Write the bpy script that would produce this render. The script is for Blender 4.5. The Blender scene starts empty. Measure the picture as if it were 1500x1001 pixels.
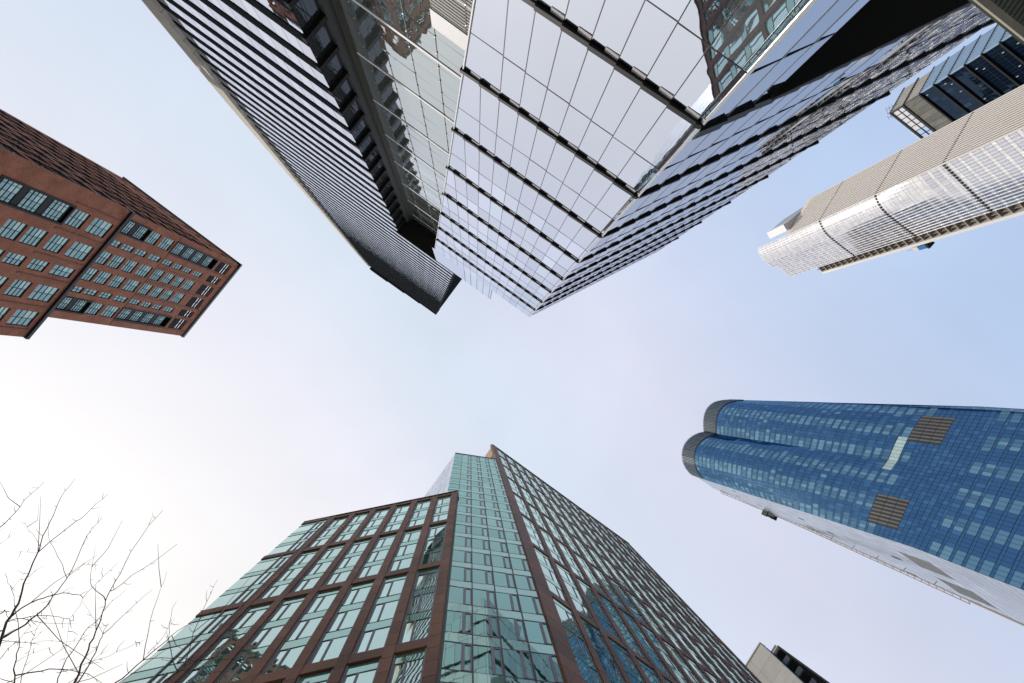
import bpy, math, random
from mathutils import Vector, Matrix
random.seed(7)
rnd = random.random
# ------------------------------------------------------------------ camera
# World axes: +X runs to the right of the picture, +Y down the picture, +Z up.
FPX = 750.0                       # focal length for a 1500 px wide frame (18 mm)
EYE = 1.6
sc = bpy.context.scene
zc = Vector((696.0-750.0, 553.0-500.5, FPX)).normalized()
ROT = zc.rotation_difference(Vector((0, 0, 1))).to_matrix()
RINV = ROT.transposed()
cam = bpy.data.cameras.new('camera')
co = bpy.data.objects.new('camera', cam)
sc.collection.objects.link(co)
cam.sensor_width = 36.0
cam.lens = 18.0
cam.shift_y = 0.0
cam.clip_start = 0.05
cam.clip_end = 5000
M3 = ROT @ Matrix(((1, 0, 0), (0, -1, 0), (0, 0, -1)))
co.matrix_world = Matrix.Translation((0, 0, EYE)) @ M3.to_4x4()
sc.camera = co
# ------------------------------------------------------------------ light
SUN_DIR = Vector((-1.12, 0.42, 1.0)).normalized()      # towards the sun
sun = bpy.data.lights.new('sun', 'SUN')
sun.energy = 2.6
sun.angle = math.radians(0.8)
sun.color = (1.0, 0.94, 0.86)
so = bpy.data.objects.new('sun', sun)
sc.collection.objects.link(so)
so.rotation_euler = SUN_DIR.to_track_quat('Z', 'Y').to_euler()
so.location = (-60, 20, 60)
sc.view_settings.view_transform = 'Standard'
sc.view_settings.look = 'None'
sc.view_settings.exposure = 0.0
sc.view_settings.gamma = 1.0
# world: Nishita sky seen through a thin bright veil of high cloud
w = bpy.data.worlds.new('World'); sc.world = w; w.use_nodes = True
nt = w.node_tree; nt.nodes.clear(); N = nt.nodes.new; L = nt.links.new
out = N('ShaderNodeOutputWorld'); mixs = N('ShaderNodeMixShader')
sky = N('ShaderNodeTexSky'); sky.sky_type = 'NISHITA'; sky.sun_disc = False
sky.sun_elevation = math.asin(SUN_DIR.z)
sky.sun_rotation = math.atan2(SUN_DIR.x, SUN_DIR.y)
sky.air_density = 1.0; sky.dust_density = 2.0
bg1 = N('ShaderNodeBackground'); bg1.inputs[1].default_value = 0.12
L(sky.outputs[0], bg1.inputs[0])
tc = N('ShaderNodeTexCoord')
dot = N('ShaderNodeVectorMath'); dot.operation = 'DOT_PRODUCT'
dot.inputs[1].default_value = Vector((-0.75, 0.60, 0.25)).normalized()
half = N('ShaderNodeMath'); half.operation = 'MULTIPLY_ADD'; half.inputs[1].default_value = 0.5; half.inputs[2].default_value = 0.5
L(tc.outputs['Generated'], dot.inputs[0])
ramp = N('ShaderNodeValToRGB'); cr = ramp.color_ramp
cr.elements[0].position = 0.0; cr.elements[0].color = (0.40, 0.53, 0.82, 1)
cr.elements[1].position = 1.0; cr.elements[1].color = (1.25, 1.22, 1.16, 1)
for p, c in ((0.29, (0.56, 0.70, 0.95)), (0.50, (0.76, 0.79, 0.94)), (0.64, (0.77, 0.86, 0.99)), (0.76, (0.90, 0.90, 0.98)), (0.86, (1.04, 1.02, 1.01))):
    e_ = cr.elements.new(p); e_.color = (*c, 1)
L(dot.outputs['Value'], half.inputs[0]); L(half.outputs[0], ramp.inputs[0])
no = N('ShaderNodeTexNoise'); no.inputs['Scale'].default_value = 2.2; no.inputs['Detail'].default_value = 5
no.inputs['Roughness'].default_value = 0.5
L(tc.outputs['Generated'], no.inputs['Vector'])
mr = N('ShaderNodeMapRange'); mr.inputs[1].default_value = 0.35; mr.inputs[2].default_value = 0.65
mr.inputs[3].default_value = 0.86; mr.inputs[4].default_value = 0.96
L(no.outputs['Fac'], mr.inputs[0])
bg2 = N('ShaderNodeBackground'); bg2.inputs[1].default_value = 1.0
no2 = N('ShaderNodeTexNoise'); no2.inputs['Scale'].default_value = 1.3; no2.inputs['Detail'].default_value = 7
no2.inputs['Distortion'].default_value = 0.6
L(tc.outputs['Generated'], no2.inputs['Vector'])
mr2 = N('ShaderNodeMapRange'); mr2.inputs[1].default_value = 0.3; mr2.inputs[2].default_value = 0.7
mr2.inputs[3].default_value = 0.94; mr2.inputs[4].default_value = 1.06
L(no2.outputs['Fac'], mr2.inputs[0])
vs = N('ShaderNodeVectorMath'); vs.operation = 'SCALE'; L(ramp.outputs[0], vs.inputs[0]); L(mr2.outputs[0], vs.inputs['Scale'])
L(vs.outputs[0], bg2.inputs[0])
L(mr.outputs[0], mixs.inputs[0]); L(bg1.outputs[0], mixs.inputs[1]); L(bg2.outputs[0], mixs.inputs[2])
L(mixs.outputs[0], out.inputs[0])

# ------------------------------------------------------------------ helpers
def uv(px, py):
    d = ROT @ Vector((px-750.0, py-500.5, FPX))
    return Vector((d.x/d.z, d.y/d.z))
def at(px, py, h):                # plan point that a sight line reaches at height h above the eye
    return uv(px, py)*h
def pix(p):                       # world point -> picture (only used to rank panes by size)
    d = RINV @ Vector((p[0], p[1], p[2]-EYE))
    if d.z < 1e-3: return None
    return (750+d.x/d.z*FPX, 500.5+d.y/d.z*FPX)
def polar(ang, r): return Vector((math.cos(math.radians(ang))*r, math.sin(math.radians(ang))*r))

class Fr:                         # a wall: s metres along it, h metres above the eye, d metres out of it
    def __init__(s, a, e, lean=0.0, out=None):
        s.a = Vector(a); s.e = Vector(e).normalized(); s.lean = lean
        s.n = Vector((s.e.y, -s.e.x))
        ref = -s.a if out is None else Vector(out)
        if s.n.dot(ref) < 0: s.n = -s.n
    def p(s, u, h, d=0.0):
        q = s.a+s.e*u+s.n*d
        return Vector((q.x-s.lean*(h-50.0), q.y, h+EYE))
    def shift(s, u=0, d=0):
        f = Fr(s.a+s.e*u+s.n*d, s.e, s.lean, s.n); return f
    def N(s): return Vector((s.n.x, s.n.y, 0))

OFF = {}
class MB:
    def __init__(s): s.v = []; s.f = []; s.m = []
    def face(s, pts, m=0, n=None):
        pts = [Vector(p) for p in pts]
        if n is not None:
            c = (pts[1]-pts[0]).cross(pts[2]-pts[0])
            if c.dot(Vector(n)) < 0: pts.reverse()
        b = len(s.v); s.v += pts; s.f.append(tuple(range(b, b+len(pts)))); s.m.append(m)
    def prism(s, A, B, m=0):      # two matching rings -> closed solid
        c = sum((Vector(p) for p in A+B), Vector())/(2*len(A))
        def ff(P):
            q = sum((Vector(p) for p in P), Vector())/len(P)
            s.face(P, m, q-c)
        ff(A); ff(B); k = len(A)
        for i in range(k): ff([A[i], A[(i+1) % k], B[(i+1) % k], B[i]])
    def box(s, fr, s0, s1, h0, h1, d0, d1, m=0):
        s.prism([fr.p(s0, h0, d0), fr.p(s1, h0, d0), fr.p(s1, h1, d0), fr.p(s0, h1, d0)],
                [fr.p(s0, h0, d1), fr.p(s1, h0, d1), fr.p(s1, h1, d1), fr.p(s0, h1, d1)], m)
    def slab(s, fr, poly, d0, d1, m=0):      # poly of (s,h)
        s.prism([fr.p(u, h, d0) for u, h in poly], [fr.p(u, h, d1) for u, h in poly], m)
    def plate(s, plan, h0, h1, m=0):         # plan polygon extruded upwards
        s.prism([(p[0], p[1], h0+EYE) for p in plan], [(p[0], p[1], h1+EYE) for p in plan], m)
    def pane(s, fr, s0, s1, h0, h1, d0, d1=None, m=0, j=0.004):
        if d1 is None: d1 = d0
        J = lambda: (rnd()-.5)*2*j
        s.face([fr.p(s0, h0, d0+J()), fr.p(s1, h0, d1+J()), fr.p(s1, h1, d1+J()), fr.p(s0, h1, d0+J())], m, fr.N())
    def tube(s, pts, rad, k=6, m=0):
        rings = []
        for i, p in enumerate(pts):
            p = Vector(p); a = Vector(pts[max(0, i-1)]); b = Vector(pts[min(len(pts)-1, i+1)])
            t = (b-a).normalized(); x = t.orthogonal().normalized(); y = t.cross(x)
            if rings:
                x = (px_-t*px_.dot(t)).normalized(); y = t.cross(x)
            px_ = x
            base = len(s.v)
            for q in range(k):
                an = 2*math.pi*q/k
                s.v.append(p+(x*math.cos(an)+y*math.sin(an))*rad[i])
            rings.append(base)
        for i in range(len(rings)-1):
            for q in range(k):
                s.f.append((rings[i]+q, rings[i]+(q+1) % k, rings[i+1]+(q+1) % k, rings[i+1]+q)); s.m.append(m)
        s.f.append(tuple(rings[0]+q for q in reversed(range(k)))); s.m.append(m)
        s.f.append(tuple(rings[-1]+q for q in range(k))); s.m.append(m)
    def build(s, name, mats, parent=None, label=None, kind=None, smooth=False):
        if not s.f: return None
        if not isinstance(mats, (list, tuple)): mats = [mats]
        off = OFF[parent.name] if parent is not None else Vector((0, 0, 0))
        me = bpy.data.meshes.new(name)
        me.from_pydata([tuple(v-off) for v in s.v], [], s.f)
        for m in mats: me.materials.append(m)
        me.polygons.foreach_set('material_index', s.m)
        if smooth: me.polygons.foreach_set('use_smooth', [True]*len(s.f))
        me.update()
        o = bpy.data.objects.new(name, me); sc.collection.objects.link(o)
        if parent is not None:
            o.parent = parent; OFF[o.name] = off
        else: OFF[o.name] = Vector((0, 0, 0))
        if label: o['label'] = label
        if kind: o['kind'] = kind
        return o
def thing(name, label, cat, plan, z=0.0, group=None):
    o = bpy.data.objects.new(name, None); sc.collection.objects.link(o)
    o.location = (plan[0], plan[1], z); o.empty_display_size = 0.5
    o['label'] = label; o['category'] = cat
    if group: o['group'] = group
    OFF[o.name] = Vector(o.location)
    return o
class Wins:                       # windows of one building: the 100 largest in the picture become parts, the rest one part
    def __init__(s): s.l = []
    def add(s, fn, pts):          # fn(frame_mb, pane_mb)
        s.l.append((fn, pts))
    def size(s, pts):
        q = [pix(p) for p in pts]
        if any(x is None for x in q): return 0
        if any(abs(x[0]) > 9000 or abs(x[1]) > 9000 for x in q): return 0
        cx = sum(x[0] for x in q)/len(q); cy = sum(x[1] for x in q)/len(q)
        if not (-20 < cx < 1520 and -20 < cy < 1021): return 0
        a = 0
        for i in range(len(q)):
            x0, y0 = q[i]; x1, y1 = q[(i+1) % len(q)]; a += x0*y1-x1*y0
        return abs(a)/2
    def emit(s, root, fm, pm, name='window', limit=100):
        l = sorted(s.l, key=lambda t: -s.size(t[1]))
        rest = MB(); nf = len(fm)
        for i, (fn, pts) in enumerate(l):
            f = MB(); p = MB(); fn(f, p)
            if i < limit and s.size(pts) > 0:
                if f.f:
                    o = f.build(name, fm, root); p.build('pane', pm, o)
                else: p.build(name, pm, root)
            else:
                b = len(rest.v); rest.v += f.v; rest.f += [tuple(x+b for x in t) for t in f.f]; rest.m += f.m
                b = len(rest.v); rest.v += p.v; rest.f += [tuple(x+b for x in t) for t in p.f]; rest.m += [x+nf for x in p.m]
        rest.build(name, list(fm)+list(pm), root, kind='stuff')

# ------------------------------------------------------------------ materials
def newmat(name):
    m = bpy.data.materials.new(name); m.use_nodes = True
    nt = m.node_tree; b = nt.nodes['Principled BSDF']
    return m, nt, b
def mat(name, col, rough=0.6, metal=0.0, var=0.15, scale=1.5, spec=0.4, streak=False, bump=0.0):
    m, nt, b = newmat(name); N = nt.nodes.new; L = nt.links.new
    b.inputs['Roughness'].default_value = rough; b.inputs['Metallic'].default_value = metal
    b.inputs['Specular IOR Level'].default_value = spec
    tc = N('ShaderNodeTexCoord'); mp = N('ShaderNodeMapping')
    if streak: mp.inputs['Scale'].default_value = (1, 1, 0.12)
    L(tc.outputs['Object'], mp.inputs[0])
    n1 = N('ShaderNodeTexNoise'); n1.inputs['Scale'].default_value = scale; n1.inputs['Detail'].default_value = 6
    L(mp.outputs[0], n1.inputs['Vector'])
    geo = N('ShaderNodeNewGeometry')
    mx = N('ShaderNodeMath'); mx.operation = 'MULTIPLY_ADD'
    L(geo.outputs['Random Per Island'], mx.inputs[0]); mx.inputs[1].default_value = 0.35; L(n1.outputs['Fac'], mx.inputs[2])
    r = N('ShaderNodeMapRange'); r.inputs[1].default_value = 0.3; r.inputs[2].default_value = 1.05
    r.inputs[3].default_value = 1-var; r.inputs[4].default_value = 1+var
    L(mx.outputs[0], r.inputs[0])
    v = N('ShaderNodeVectorMath'); v.operation = 'SCALE'; v.inputs[0].default_value = col
    L(r.outputs[0], v.inputs['Scale']); L(v.outputs[0], b.inputs['Base Color'])
    if bump:
        n2 = N('ShaderNodeTexNoise'); n2.inputs['Scale'].default_value = 18; n2.inputs['Detail'].default_value = 4
        L(tc.outputs['Object'], n2.inputs['Vector'])
        bp = N('ShaderNodeBump'); bp.inputs['Strength'].default_value = bump; bp.inputs['Distance'].default_value = 0.02
        L(n2.outputs['Fac'], bp.inputs['Height']); L(bp.outputs[0], b.inputs['Normal'])
    return m
def glass(name, tint, f0, inner, inner2=None, rough=0.012, wave=0.018, wscale=0.8, thr=0.8):
    """coated facade glass: dark room behind, mirror coating in front; some rooms have pale blinds"""
    m = bpy.data.materials.new(name); m.use_nodes = True; nt = m.node_tree; nt.nodes.clear()
    N = nt.nodes.new; L = nt.links.new
    o = N('ShaderNodeOutputMaterial'); mx = N('ShaderNodeMixShader'); g = N('ShaderNodeBsdfGlossy'); d = N('ShaderNodeBsdfDiffuse')
    g.inputs['Roughness'].default_value = rough
    geo = N('ShaderNodeNewGeometry')
    rp = N('ShaderNodeValToRGB'); e = rp.color_ramp.elements
    i2 = inner2 or inner
    e[0].color = (*inner, 1); e[1].color = (*i2, 1); e[0].position = thr; e[1].position = min(1, thr+0.18)
    a = rp.color_ramp.elements.new(0.0); a.color = (*[c*0.55 for c in inner], 1)
    L(geo.outputs['Random Per Island'], rp.inputs[0]); L(rp.outputs[0], d.inputs[0])
    # slight tint change pane by pane
    wn = N('ShaderNodeTexWhiteNoise'); wn.noise_dimensions = '1D'; L(geo.outputs['Random Per Island'], wn.inputs['W'])
    r = N('ShaderNodeMapRange'); r.inputs[3].default_value = 0.88; r.inputs[4].default_value = 1.04
    L(wn.outputs['Value'], r.inputs[0])
    v = N('ShaderNodeVectorMath'); v.operation = 'SCALE'; v.inputs[0].default_value = tint
    L(r.outputs[0], v.inputs['Scale']); L(v.outputs[0], g.inputs[0])
    lw = N('ShaderNodeLayerWeight'); lw.inputs[0].default_value = 0.5
    pw = N('ShaderNodeMath'); pw.operation = 'POWER'; pw.inputs[1].default_value = 4.0; L(lw.outputs['Facing'], pw.inputs[0])
    ma = N('ShaderNodeMath'); ma.operation = 'MULTIPLY_ADD'; ma.inputs[1].default_value = 1-f0; ma.inputs[2].default_value = f0
    L(pw.outputs[0], ma.inputs[0]); L(ma.outputs[0], mx.inputs[0])
    if wave:
        tc = N('ShaderNodeTexCoord'); nz = N('ShaderNodeTexNoise'); nz.inputs['Scale'].default_value = wscale
        nz.inputs['Detail'].default_value = 1.5; L(tc.outputs['Object'], nz.inputs['Vector'])
        bp = N('ShaderNodeBump'); bp.inputs['Strength'].default_value = wave; bp.inputs['Distance'].default_value = 0.12
        L(nz.outputs['Fac'], bp.inputs['Height']); L(bp.outputs[0], g.inputs['Normal'])
    L(d.outputs[0], mx.inputs[1]); L(g.outputs[0], mx.inputs[2]); L(mx.outputs[0], o.inputs[0])
    return m
def brick(name, c1, c2, mortar, scale=1.0):
    m, nt, b = newmat(name); N = nt.nodes.new; L = nt.links.new
    b.inputs['Roughness'].default_value = 0.85; b.inputs['Specular IOR Level'].default_value = 0.2
    tc = N('ShaderNodeTexCoord'); n1 = N('ShaderNodeTexNoise'); n1.inputs['Scale'].default_value = 0.5; n1.inputs['Detail'].default_value = 9
    n1.inputs['Roughness'].default_value = 0.7
    L(tc.outputs['Object'], n1.inputs['Vector'])
    # courses run level: height drives the rows, the along-wall coordinate the perpends
    sp = N('ShaderNodeSeparateXYZ'); L(tc.outputs['Object'], sp.inputs[0])
    ad = N('ShaderNodeMath'); ad.operation = 'SUBTRACT'; L(sp.outputs[0], ad.inputs[0]); L(sp.outputs[1], ad.inputs[1])
    cb = N('ShaderNodeCombineXYZ'); L(ad.outputs[0], cb.inputs[0]); L(sp.outputs[2], cb.inputs[1])
    bt = N('ShaderNodeTexBrick'); bt.inputs['Scale'].default_value = 2.2*scale
    bt.inputs['Color1'].default_value = (*c1, 1); bt.inputs['Color2'].default_value = (*c2, 1); bt.inputs['Mortar'].default_value = (*mortar, 1)
    bt.inputs['Mortar Size'].default_value = 0.03
    L(cb.outputs[0], bt.inputs['Vector'])
    r = N('ShaderNodeMapRange'); r.inputs[1].default_value = 0.3; r.inputs[2].default_value = 0.7; r.inputs[3].default_value = 0.7; r.inputs[4].default_value = 1.3
    L(n1.outputs['Fac'], r.inputs[0])
    v = N('ShaderNodeVectorMath'); v.operation = 'SCALE'; L(bt.outputs['Color'], v.inputs[0]); L(r.outputs[0], v.inputs['Scale'])
    L(v.outputs[0], b.inputs['Base Color'])
    return m
black = mat('black_metal', (0.010, 0.010, 0.011), 0.55, 0, 0.3)
darkmet = mat('dark_metal', (0.035, 0.036, 0.04), 0.4, 0.3, 0.3)
finblack = mat('fin_black', (0.030, 0.034, 0.040), 0.9, 0, 0.3, spec=0.0)
fingrey = mat('fin_lip_grey', (0.11, 0.115, 0.12), 0.9, 0, 0.2, spec=0.0)
soffit_m = mat('dark_soffit', (0.012, 0.012, 0.011), 0.8, 0, 0.25)
brownfascia = mat('brown_fascia', (0.05, 0.036, 0.03), 0.6)
alu = mat('pale_aluminium', (0.55, 0.55, 0.56), 0.35, 0.6, 0.08)
midgrey = mat('grey_metal', (0.16, 0.165, 0.17), 0.45, 0.3, 0.2)
stone = mat('beige_stone', (0.46, 0.43, 0.37), 0.85, 0, 0.16, 1.2, 0.2, bump=0.3)
cream = mat('cream_render', (0.70, 0.67, 0.58), 0.8, 0, 0.05)
white = mat('white_panel', (0.72, 0.72, 0.74), 0.5, 0, 0.06)
glA = glass('mirror_glass_pale', (0.82, 0.87, 0.98), 0.80, (0.10, 0.12, 0.15), (0.30, 0.36, 0.40), thr=0.6, wave=0.03)
glA2 = glass('mirror_glass_blue', (0.70, 0.74, 0.82), 0.66, (0.04, 0.06, 0.09), (0.08, 0.1, 0.14))
glB = glass('mirror_glass_band', (0.88, 0.91, 0.98), 0.74, (0.06, 0.07, 0.08), (0.14, 0.16, 0.17))
glGrey = glass('grey_return_glass', (0.30, 0.32, 0.36), 0.35, (0.05, 0.055, 0.065), (0.09, 0.1, 0.11))
glC = glass('atrium_glass', (0.78, 0.85, 0.87), 0.62, (0.18, 0.21, 0.20), (0.30, 0.33, 0.32), wave=0.08)
glGreen = glass('green_glass', (0.77, 0.95, 0.86), 0.72, (0.16, 0.33, 0.26), (0.36, 0.56, 0.47), thr=0.55)
glGreenD = glass('green_glass_deep', (0.50, 0.80, 0.70), 0.48, (0.05, 0.13, 0.12), (0.22, 0.36, 0.34), thr=0.85)
glSp = glass('spandrel_green', (0.64, 0.88, 0.77), 0.45, (0.18, 0.37, 0.29), (0.24, 0.43, 0.35))
glBlueW = glass('blue_tower_glass', (0.12, 0.27, 0.49), 0.42, (0.008, 0.042, 0.115), (0.03, 0.10, 0.20), thr=0.7, wave=0.03)
glBlueV = glass('blue_tower_vision', (0.20, 0.36, 0.52), 0.42, (0.03, 0.11, 0.19), (0.13, 0.27, 0.33), thr=0.5, wave=0.03)
glPale = glass('pale_side_glass', (0.80, 0.83, 0.89), 0.5, (0.26, 0.28, 0.32), (0.36, 0.38, 0.42), rough=0.28)
glSilv = glass('silver_tower_glass', (0.80, 0.82, 0.93), 0.55, (0.24, 0.25, 0.32), (0.40, 0.41, 0.48), thr=0.7, rough=0.10)
glNavy = glass('navy_glass', (0.10, 0.16, 0.26), 0.20, (0.006, 0.014, 0.030), (0.03, 0.07, 0.09), thr=0.88)
glBrick = glass('brick_house_glass', (0.46, 0.68, 0.69), 0.46, (0.05, 0.09, 0.10), (0.50, 0.60, 0.50), thr=0.70)
terra = mat('terracotta_panel', (0.19, 0.083, 0.048), 0.55, 0, 0.48, 0.35, 0.22, bump=0.15)  # random panel tone, raised to paint in dappled reflected light
terraD = mat('terracotta_joint', (0.03, 0.02, 0.018), 0.8)
winframe = mat('mauve_window_frame', (0.17, 0.16, 0.18), 0.45, 0.4, 0.1)
tan = mat('tan_panel', (0.52, 0.33, 0.20), 0.7, 0, 0.08)  # also used for the terracotta pier side, with sunlight put into the colour
redbrick = brick('red_brick', (0.47, 0.178, 0.104), (0.35, 0.128, 0.076), (0.34, 0.19, 0.14))
redstone = mat('brick_ledge', (0.30, 0.14, 0.095), 0.8, 0, 0.1)
finstone = mat('warm_fin', (0.80, 0.72, 0.63), 0.7, 0, 0.08)
whitemul = mat('white_mullion', (0.78, 0.76, 0.72), 0.45, 0.2, 0.05)
conc = mat('concrete', (0.50, 0.48, 0.44), 0.85, 0, 0.12, 0.8, 0.2, bump=0.2)
bark = mat('grey_bark', (0.085, 0.072, 0.068), 0.9, 0, 0.3, 20, 0.1)
barkr = mat('reddish_twig', (0.11, 0.07, 0.068), 0.9, 0, 0.3, 20, 0.1)

# ------------------------------------------------------------------ ground
def flat(name, x0, x1, y0, y1, z, m):
    b = MB(); b.face([(x0, y0, z), (x1, y0, z), (x1, y1, z), (x0, y1, z)], 0, (0, 0, 1))
    return b.build(name, m, kind='structure')
asph = mat('asphalt', (0.05, 0.05, 0.052), 0.9, 0, 0.25, 3, 0.2, bump=0.3)
pave = mat('paving', (0.28, 0.27, 0.26), 0.85, 0, 0.2, 2, 0.2)
paint = mat('road_paint', (0.75, 0.75, 0.72), 0.7)
flat('ground', -2500, 2500, -2500, 2500, -0.02, mat('city_ground', (0.16, 0.16, 0.155), 0.9))
b = MB(); b.prism([(-40, -9, 0), (60, -9, 0), (60, 10, 0), (-40, 10, 0)], [(-40, -9, .13), (60, -9, .13), (60, 10, .13), (-40, 10, .13)])
b.build('pavement', pave, kind='structure')
flat('road', -58, -41, -200, 200, -0.012, asph)
for i in range(12):
    pass
b = MB()
for i in range(24):
    b.face([(-49.6, -100+i*8, -0.008), (-49.4, -100+i*8, -0.008), (-49.4, -97+i*8, -0.008), (-49.6, -97+i*8, -0.008)], 0, (0, 0, 1))
b.build('road_marking', paint, kind='structure')

# ================================================================== A: mirror glass tower with black floor bands
def tower_A():
    A1 = Fr(at(683, 103, 29.33), at(935, 287, 29.33)-at(683, 103, 29.33))
    cs = 12.68                                    # s of the shared corner
    corner = A1.a+A1.e*cs
    A2 = Fr(corner, at(1444, 34, 29.33)-at(935, 287, 29.33))
    L2 = 27.0
    root = thing('glass_office_tower', 'mirror glass tower with black saw-toothed floor bands and a sharp corner', 'office tower', corner)
    B = [20.7+8.72*i for i in range(8)]           # band heights
    P0, P1 = 12.6, 1.415
    mull = [1.07+P1*k for k in range(-8, 9)]
    left = lambda h: 0.69-0.1297*(h-23)
    SAW = 0.035
    def saw1(u):                                  # offset of the glass at s (protrudes at the left end of each bay)
        return 0
    wins = Wins(); grid = MB(); bands = []; vents = MB()
    top1 = lambda s: 91.5 if s > 4.3 else 102.0
    # ---- face 1
    levels = [-1.4, 8.3]+[B[0]]+B[1:]
    def cells1(h0, h1, tr, topdrop=0.0):
        edges = [m for m in mull if m > left(h0)+0.25 and m < cs-0.2]
        es = [None]+edges+[cs]
        for i in range(len(es)-1):
            for (a, c) in ((h0, tr), (tr, h1)) if tr else ((h0, h1),):
                sa0 = left(a) if es[i] is None else es[i]; sa1 = left(c) if es[i] is None else es[i]
                sb = es[i+1]
                if sa0 > sb: continue
                j = [(rnd()-.5)*0.010 for _ in range(4)]
                def fn(f, p, sa0=sa0, sa1=sa1, sb=sb, a=a, c=c, j=j):
                    p.face([A1.p(sa0+.02, a, SAW+j[0]), A1.p(sb-.02, a, j[1]), A1.p(sb-.02, c, j[2]), A1.p(sa1+.02, c, SAW+j[3])], 0, A1.N())
                wins.add(fn, [A1.p(sa0, a), A1.p(sb, a), A1.p(sb, c), A1.p(sa1, c)])
        for m in edges:
            grid.box(A1, m-.022, m+.022, h0, h1, -.05, SAW+.012, 0)
        if tr:
            for i in range(len(es)-1):
                sa = left(tr) if es[i] is None else es[i]
                sb = es[i+1]
                grid.prism([A1.p(sa, tr-.026, -.04), A1.p(sb, tr-.026, -.04), A1.p(sb, tr-.026, .012), A1.p(sa, tr-.026, SAW+.012)],
                           [A1.p(sa, tr+.026, -.04), A1.p(sb, tr+.026, -.04), A1.p(sb, tr+.026, .012), A1.p(sa, tr+.026, SAW+.012)], 0)
    cells1(-1.4, 8.2, 4.4); cells1(8.5, B[0]-.3, 16.95)
    for i in range(8):
        h0 = B[i]+.15; h1 = B[i+1]-.3 if i < 7 else 91.5
        if i < 7: cells1(h0, h1, B[i+1]-3.8)
        else:
            cells1(h0, 91.5, 86.6)
    # taller parapet screen over the left part
    for k in range(6):
        sa, sb = [left(97), -1.76, -.345, 1.07, 2.485, 3.9][k], [-1.76, -.345, 1.07, 2.485, 3.9, 4.4][k]
        if sa >= sb: continue
        def fn(f, p, sa=sa, sb=sb): p.pane(A1, sa+.02, sb-.02, 91.55, 102, .02, .0)
        wins.add(fn, [A1.p(sa, 91.6), A1.p(sb, 91.6), A1.p(sb, 102), A1.p(sa, 102)])
        grid.box(A1, sb-.03, sb+.03, 91.5, 102, -.08, .06)
    for i, hb in enumerate(B):
        m = MB(); es = [left(hb)-.18]+[u for u in mull if u > left(hb)+.2 and u < cs-.2]+[cs]
        for k in range(len(es)-1):
            a, c = es[k], es[k+1]
            m.prism([A1.p(a, hb-.16, -.1), A1.p(c, hb-.16, -.1), A1.p(c, hb-.16, .16), A1.p(a, hb-.16, .16+SAW*2)],
                    [A1.p(a, hb+.14, -.1), A1.p(c, hb+.14, -.1), A1.p(c, hb+.14, .16), A1.p(a, hb+.14, .16+SAW*2)], 0)
            vents.box(A1, a+(c-a)*.5, c-.03, hb-.46, hb-.17, .0, SAW+.006)
        bands.append(m)
    # ---- face 2
    n2 = [P1*k for k in range(1, 19)]
    def cells2(h0, h1, tr, smax, smin=0.0):
        es = [smin]+[u for u in n2 if smin+.1 < u < smax-.1]+[smax]
        for i in range(len(es)-1):
            for (a, c) in ((h0, tr), (tr, h1)):
                j = [(rnd()-.5)*0.012 for _ in range(4)]
                def fn(f, p, i=i, a=a, c=c, j=j):
                    p.face([A2.p(es[i]+.02, a, j[0]), A2.p(es[i+1]-.02, a, SAW+j[1]), A2.p(es[i+1]-.02, c, SAW+j[2]), A2.p(es[i]+.02, c, j[3])], 1, A2.N())
                wins.add(fn, [A2.p(es[i], a), A2.p(es[i+1], a), A2.p(es[i+1], c), A2.p(es[i], c)])
            if i: grid.box(A2, es[i]-.018, es[i]+.018, h0, h1, -.03, SAW+.02, 1)
            grid.slab(A2, [(es[i], tr-.03), (es[i+1], tr-.03), (es[i+1], tr+.03), (es[i], tr+.03)], -.03, SAW+.015, 0)
    cells2(-1.4, 8.2, 4.4, 3.75); cells2(8.5, B[0]+.5, 16.95, 3.75)
    for i in range(8):
        h0 = B[i]+.15+(1.0 if i == 0 else 0); h1 = B[i+1]-.3 if i < 7 else 91.5
        cells2(h0, h1, h1-3.6, L2)
    for i, hb in enumerate(B):
        m = bands[i]; es = [0]+n2+[L2]
        lo = hb-.16; hi = hb+.14
        if i == 0: lo = hb+.35; hi = hb+1.15
        for k in range(len(es)-1):
            a, c = es[k], es[k+1]
            m.prism([A2.p(a, lo, -.1), A2.p(c, lo, -.1), A2.p(c, lo, .13+SAW*2.5), A2.p(a, lo, .13)],
                    [A2.p(a, hi, -.1), A2.p(c, hi, -.1), A2.p(c, hi, .13+SAW*2.5), A2.p(a, hi, .13)], 1 if i == 0 and k > 2 else 0)
    for m in bands: m.build('floor_band', [black, brownfascia], root)
    wins.emit(root, [darkmet], [glA, glA2], name='glass_panel')
    grid.build('mullion_grid', [darkmet, alu], root)
    vents.build('vent_strip', mat('vent_grey', (0.50, 0.49, 0.51), 0.6, 0, .1, spec=.1), root, kind='stuff')
    # corner posts, left edge trim
    c = MB()
    for h0, h1 in [(-1.4, B[0]-.2)]+[(B[i]+.16, (B[i+1]-.17 if i < 7 else 91.5)) for i in range(8)]:
        c.prism([A1.p(cs-.06, h0, .0), A1.p(cs+.05, h0, .0), A1.p(cs+.05, h0, .10), A1.p(cs-.06, h0, .10)],
                [A1.p(cs-.06, h1, .0), A1.p(cs+.05, h1, .0), A1.p(cs+.05, h1, .10), A1.p(cs-.06, h1, .10)])
    c.build('corner_post', alu, root)
    c = MB()
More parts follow.
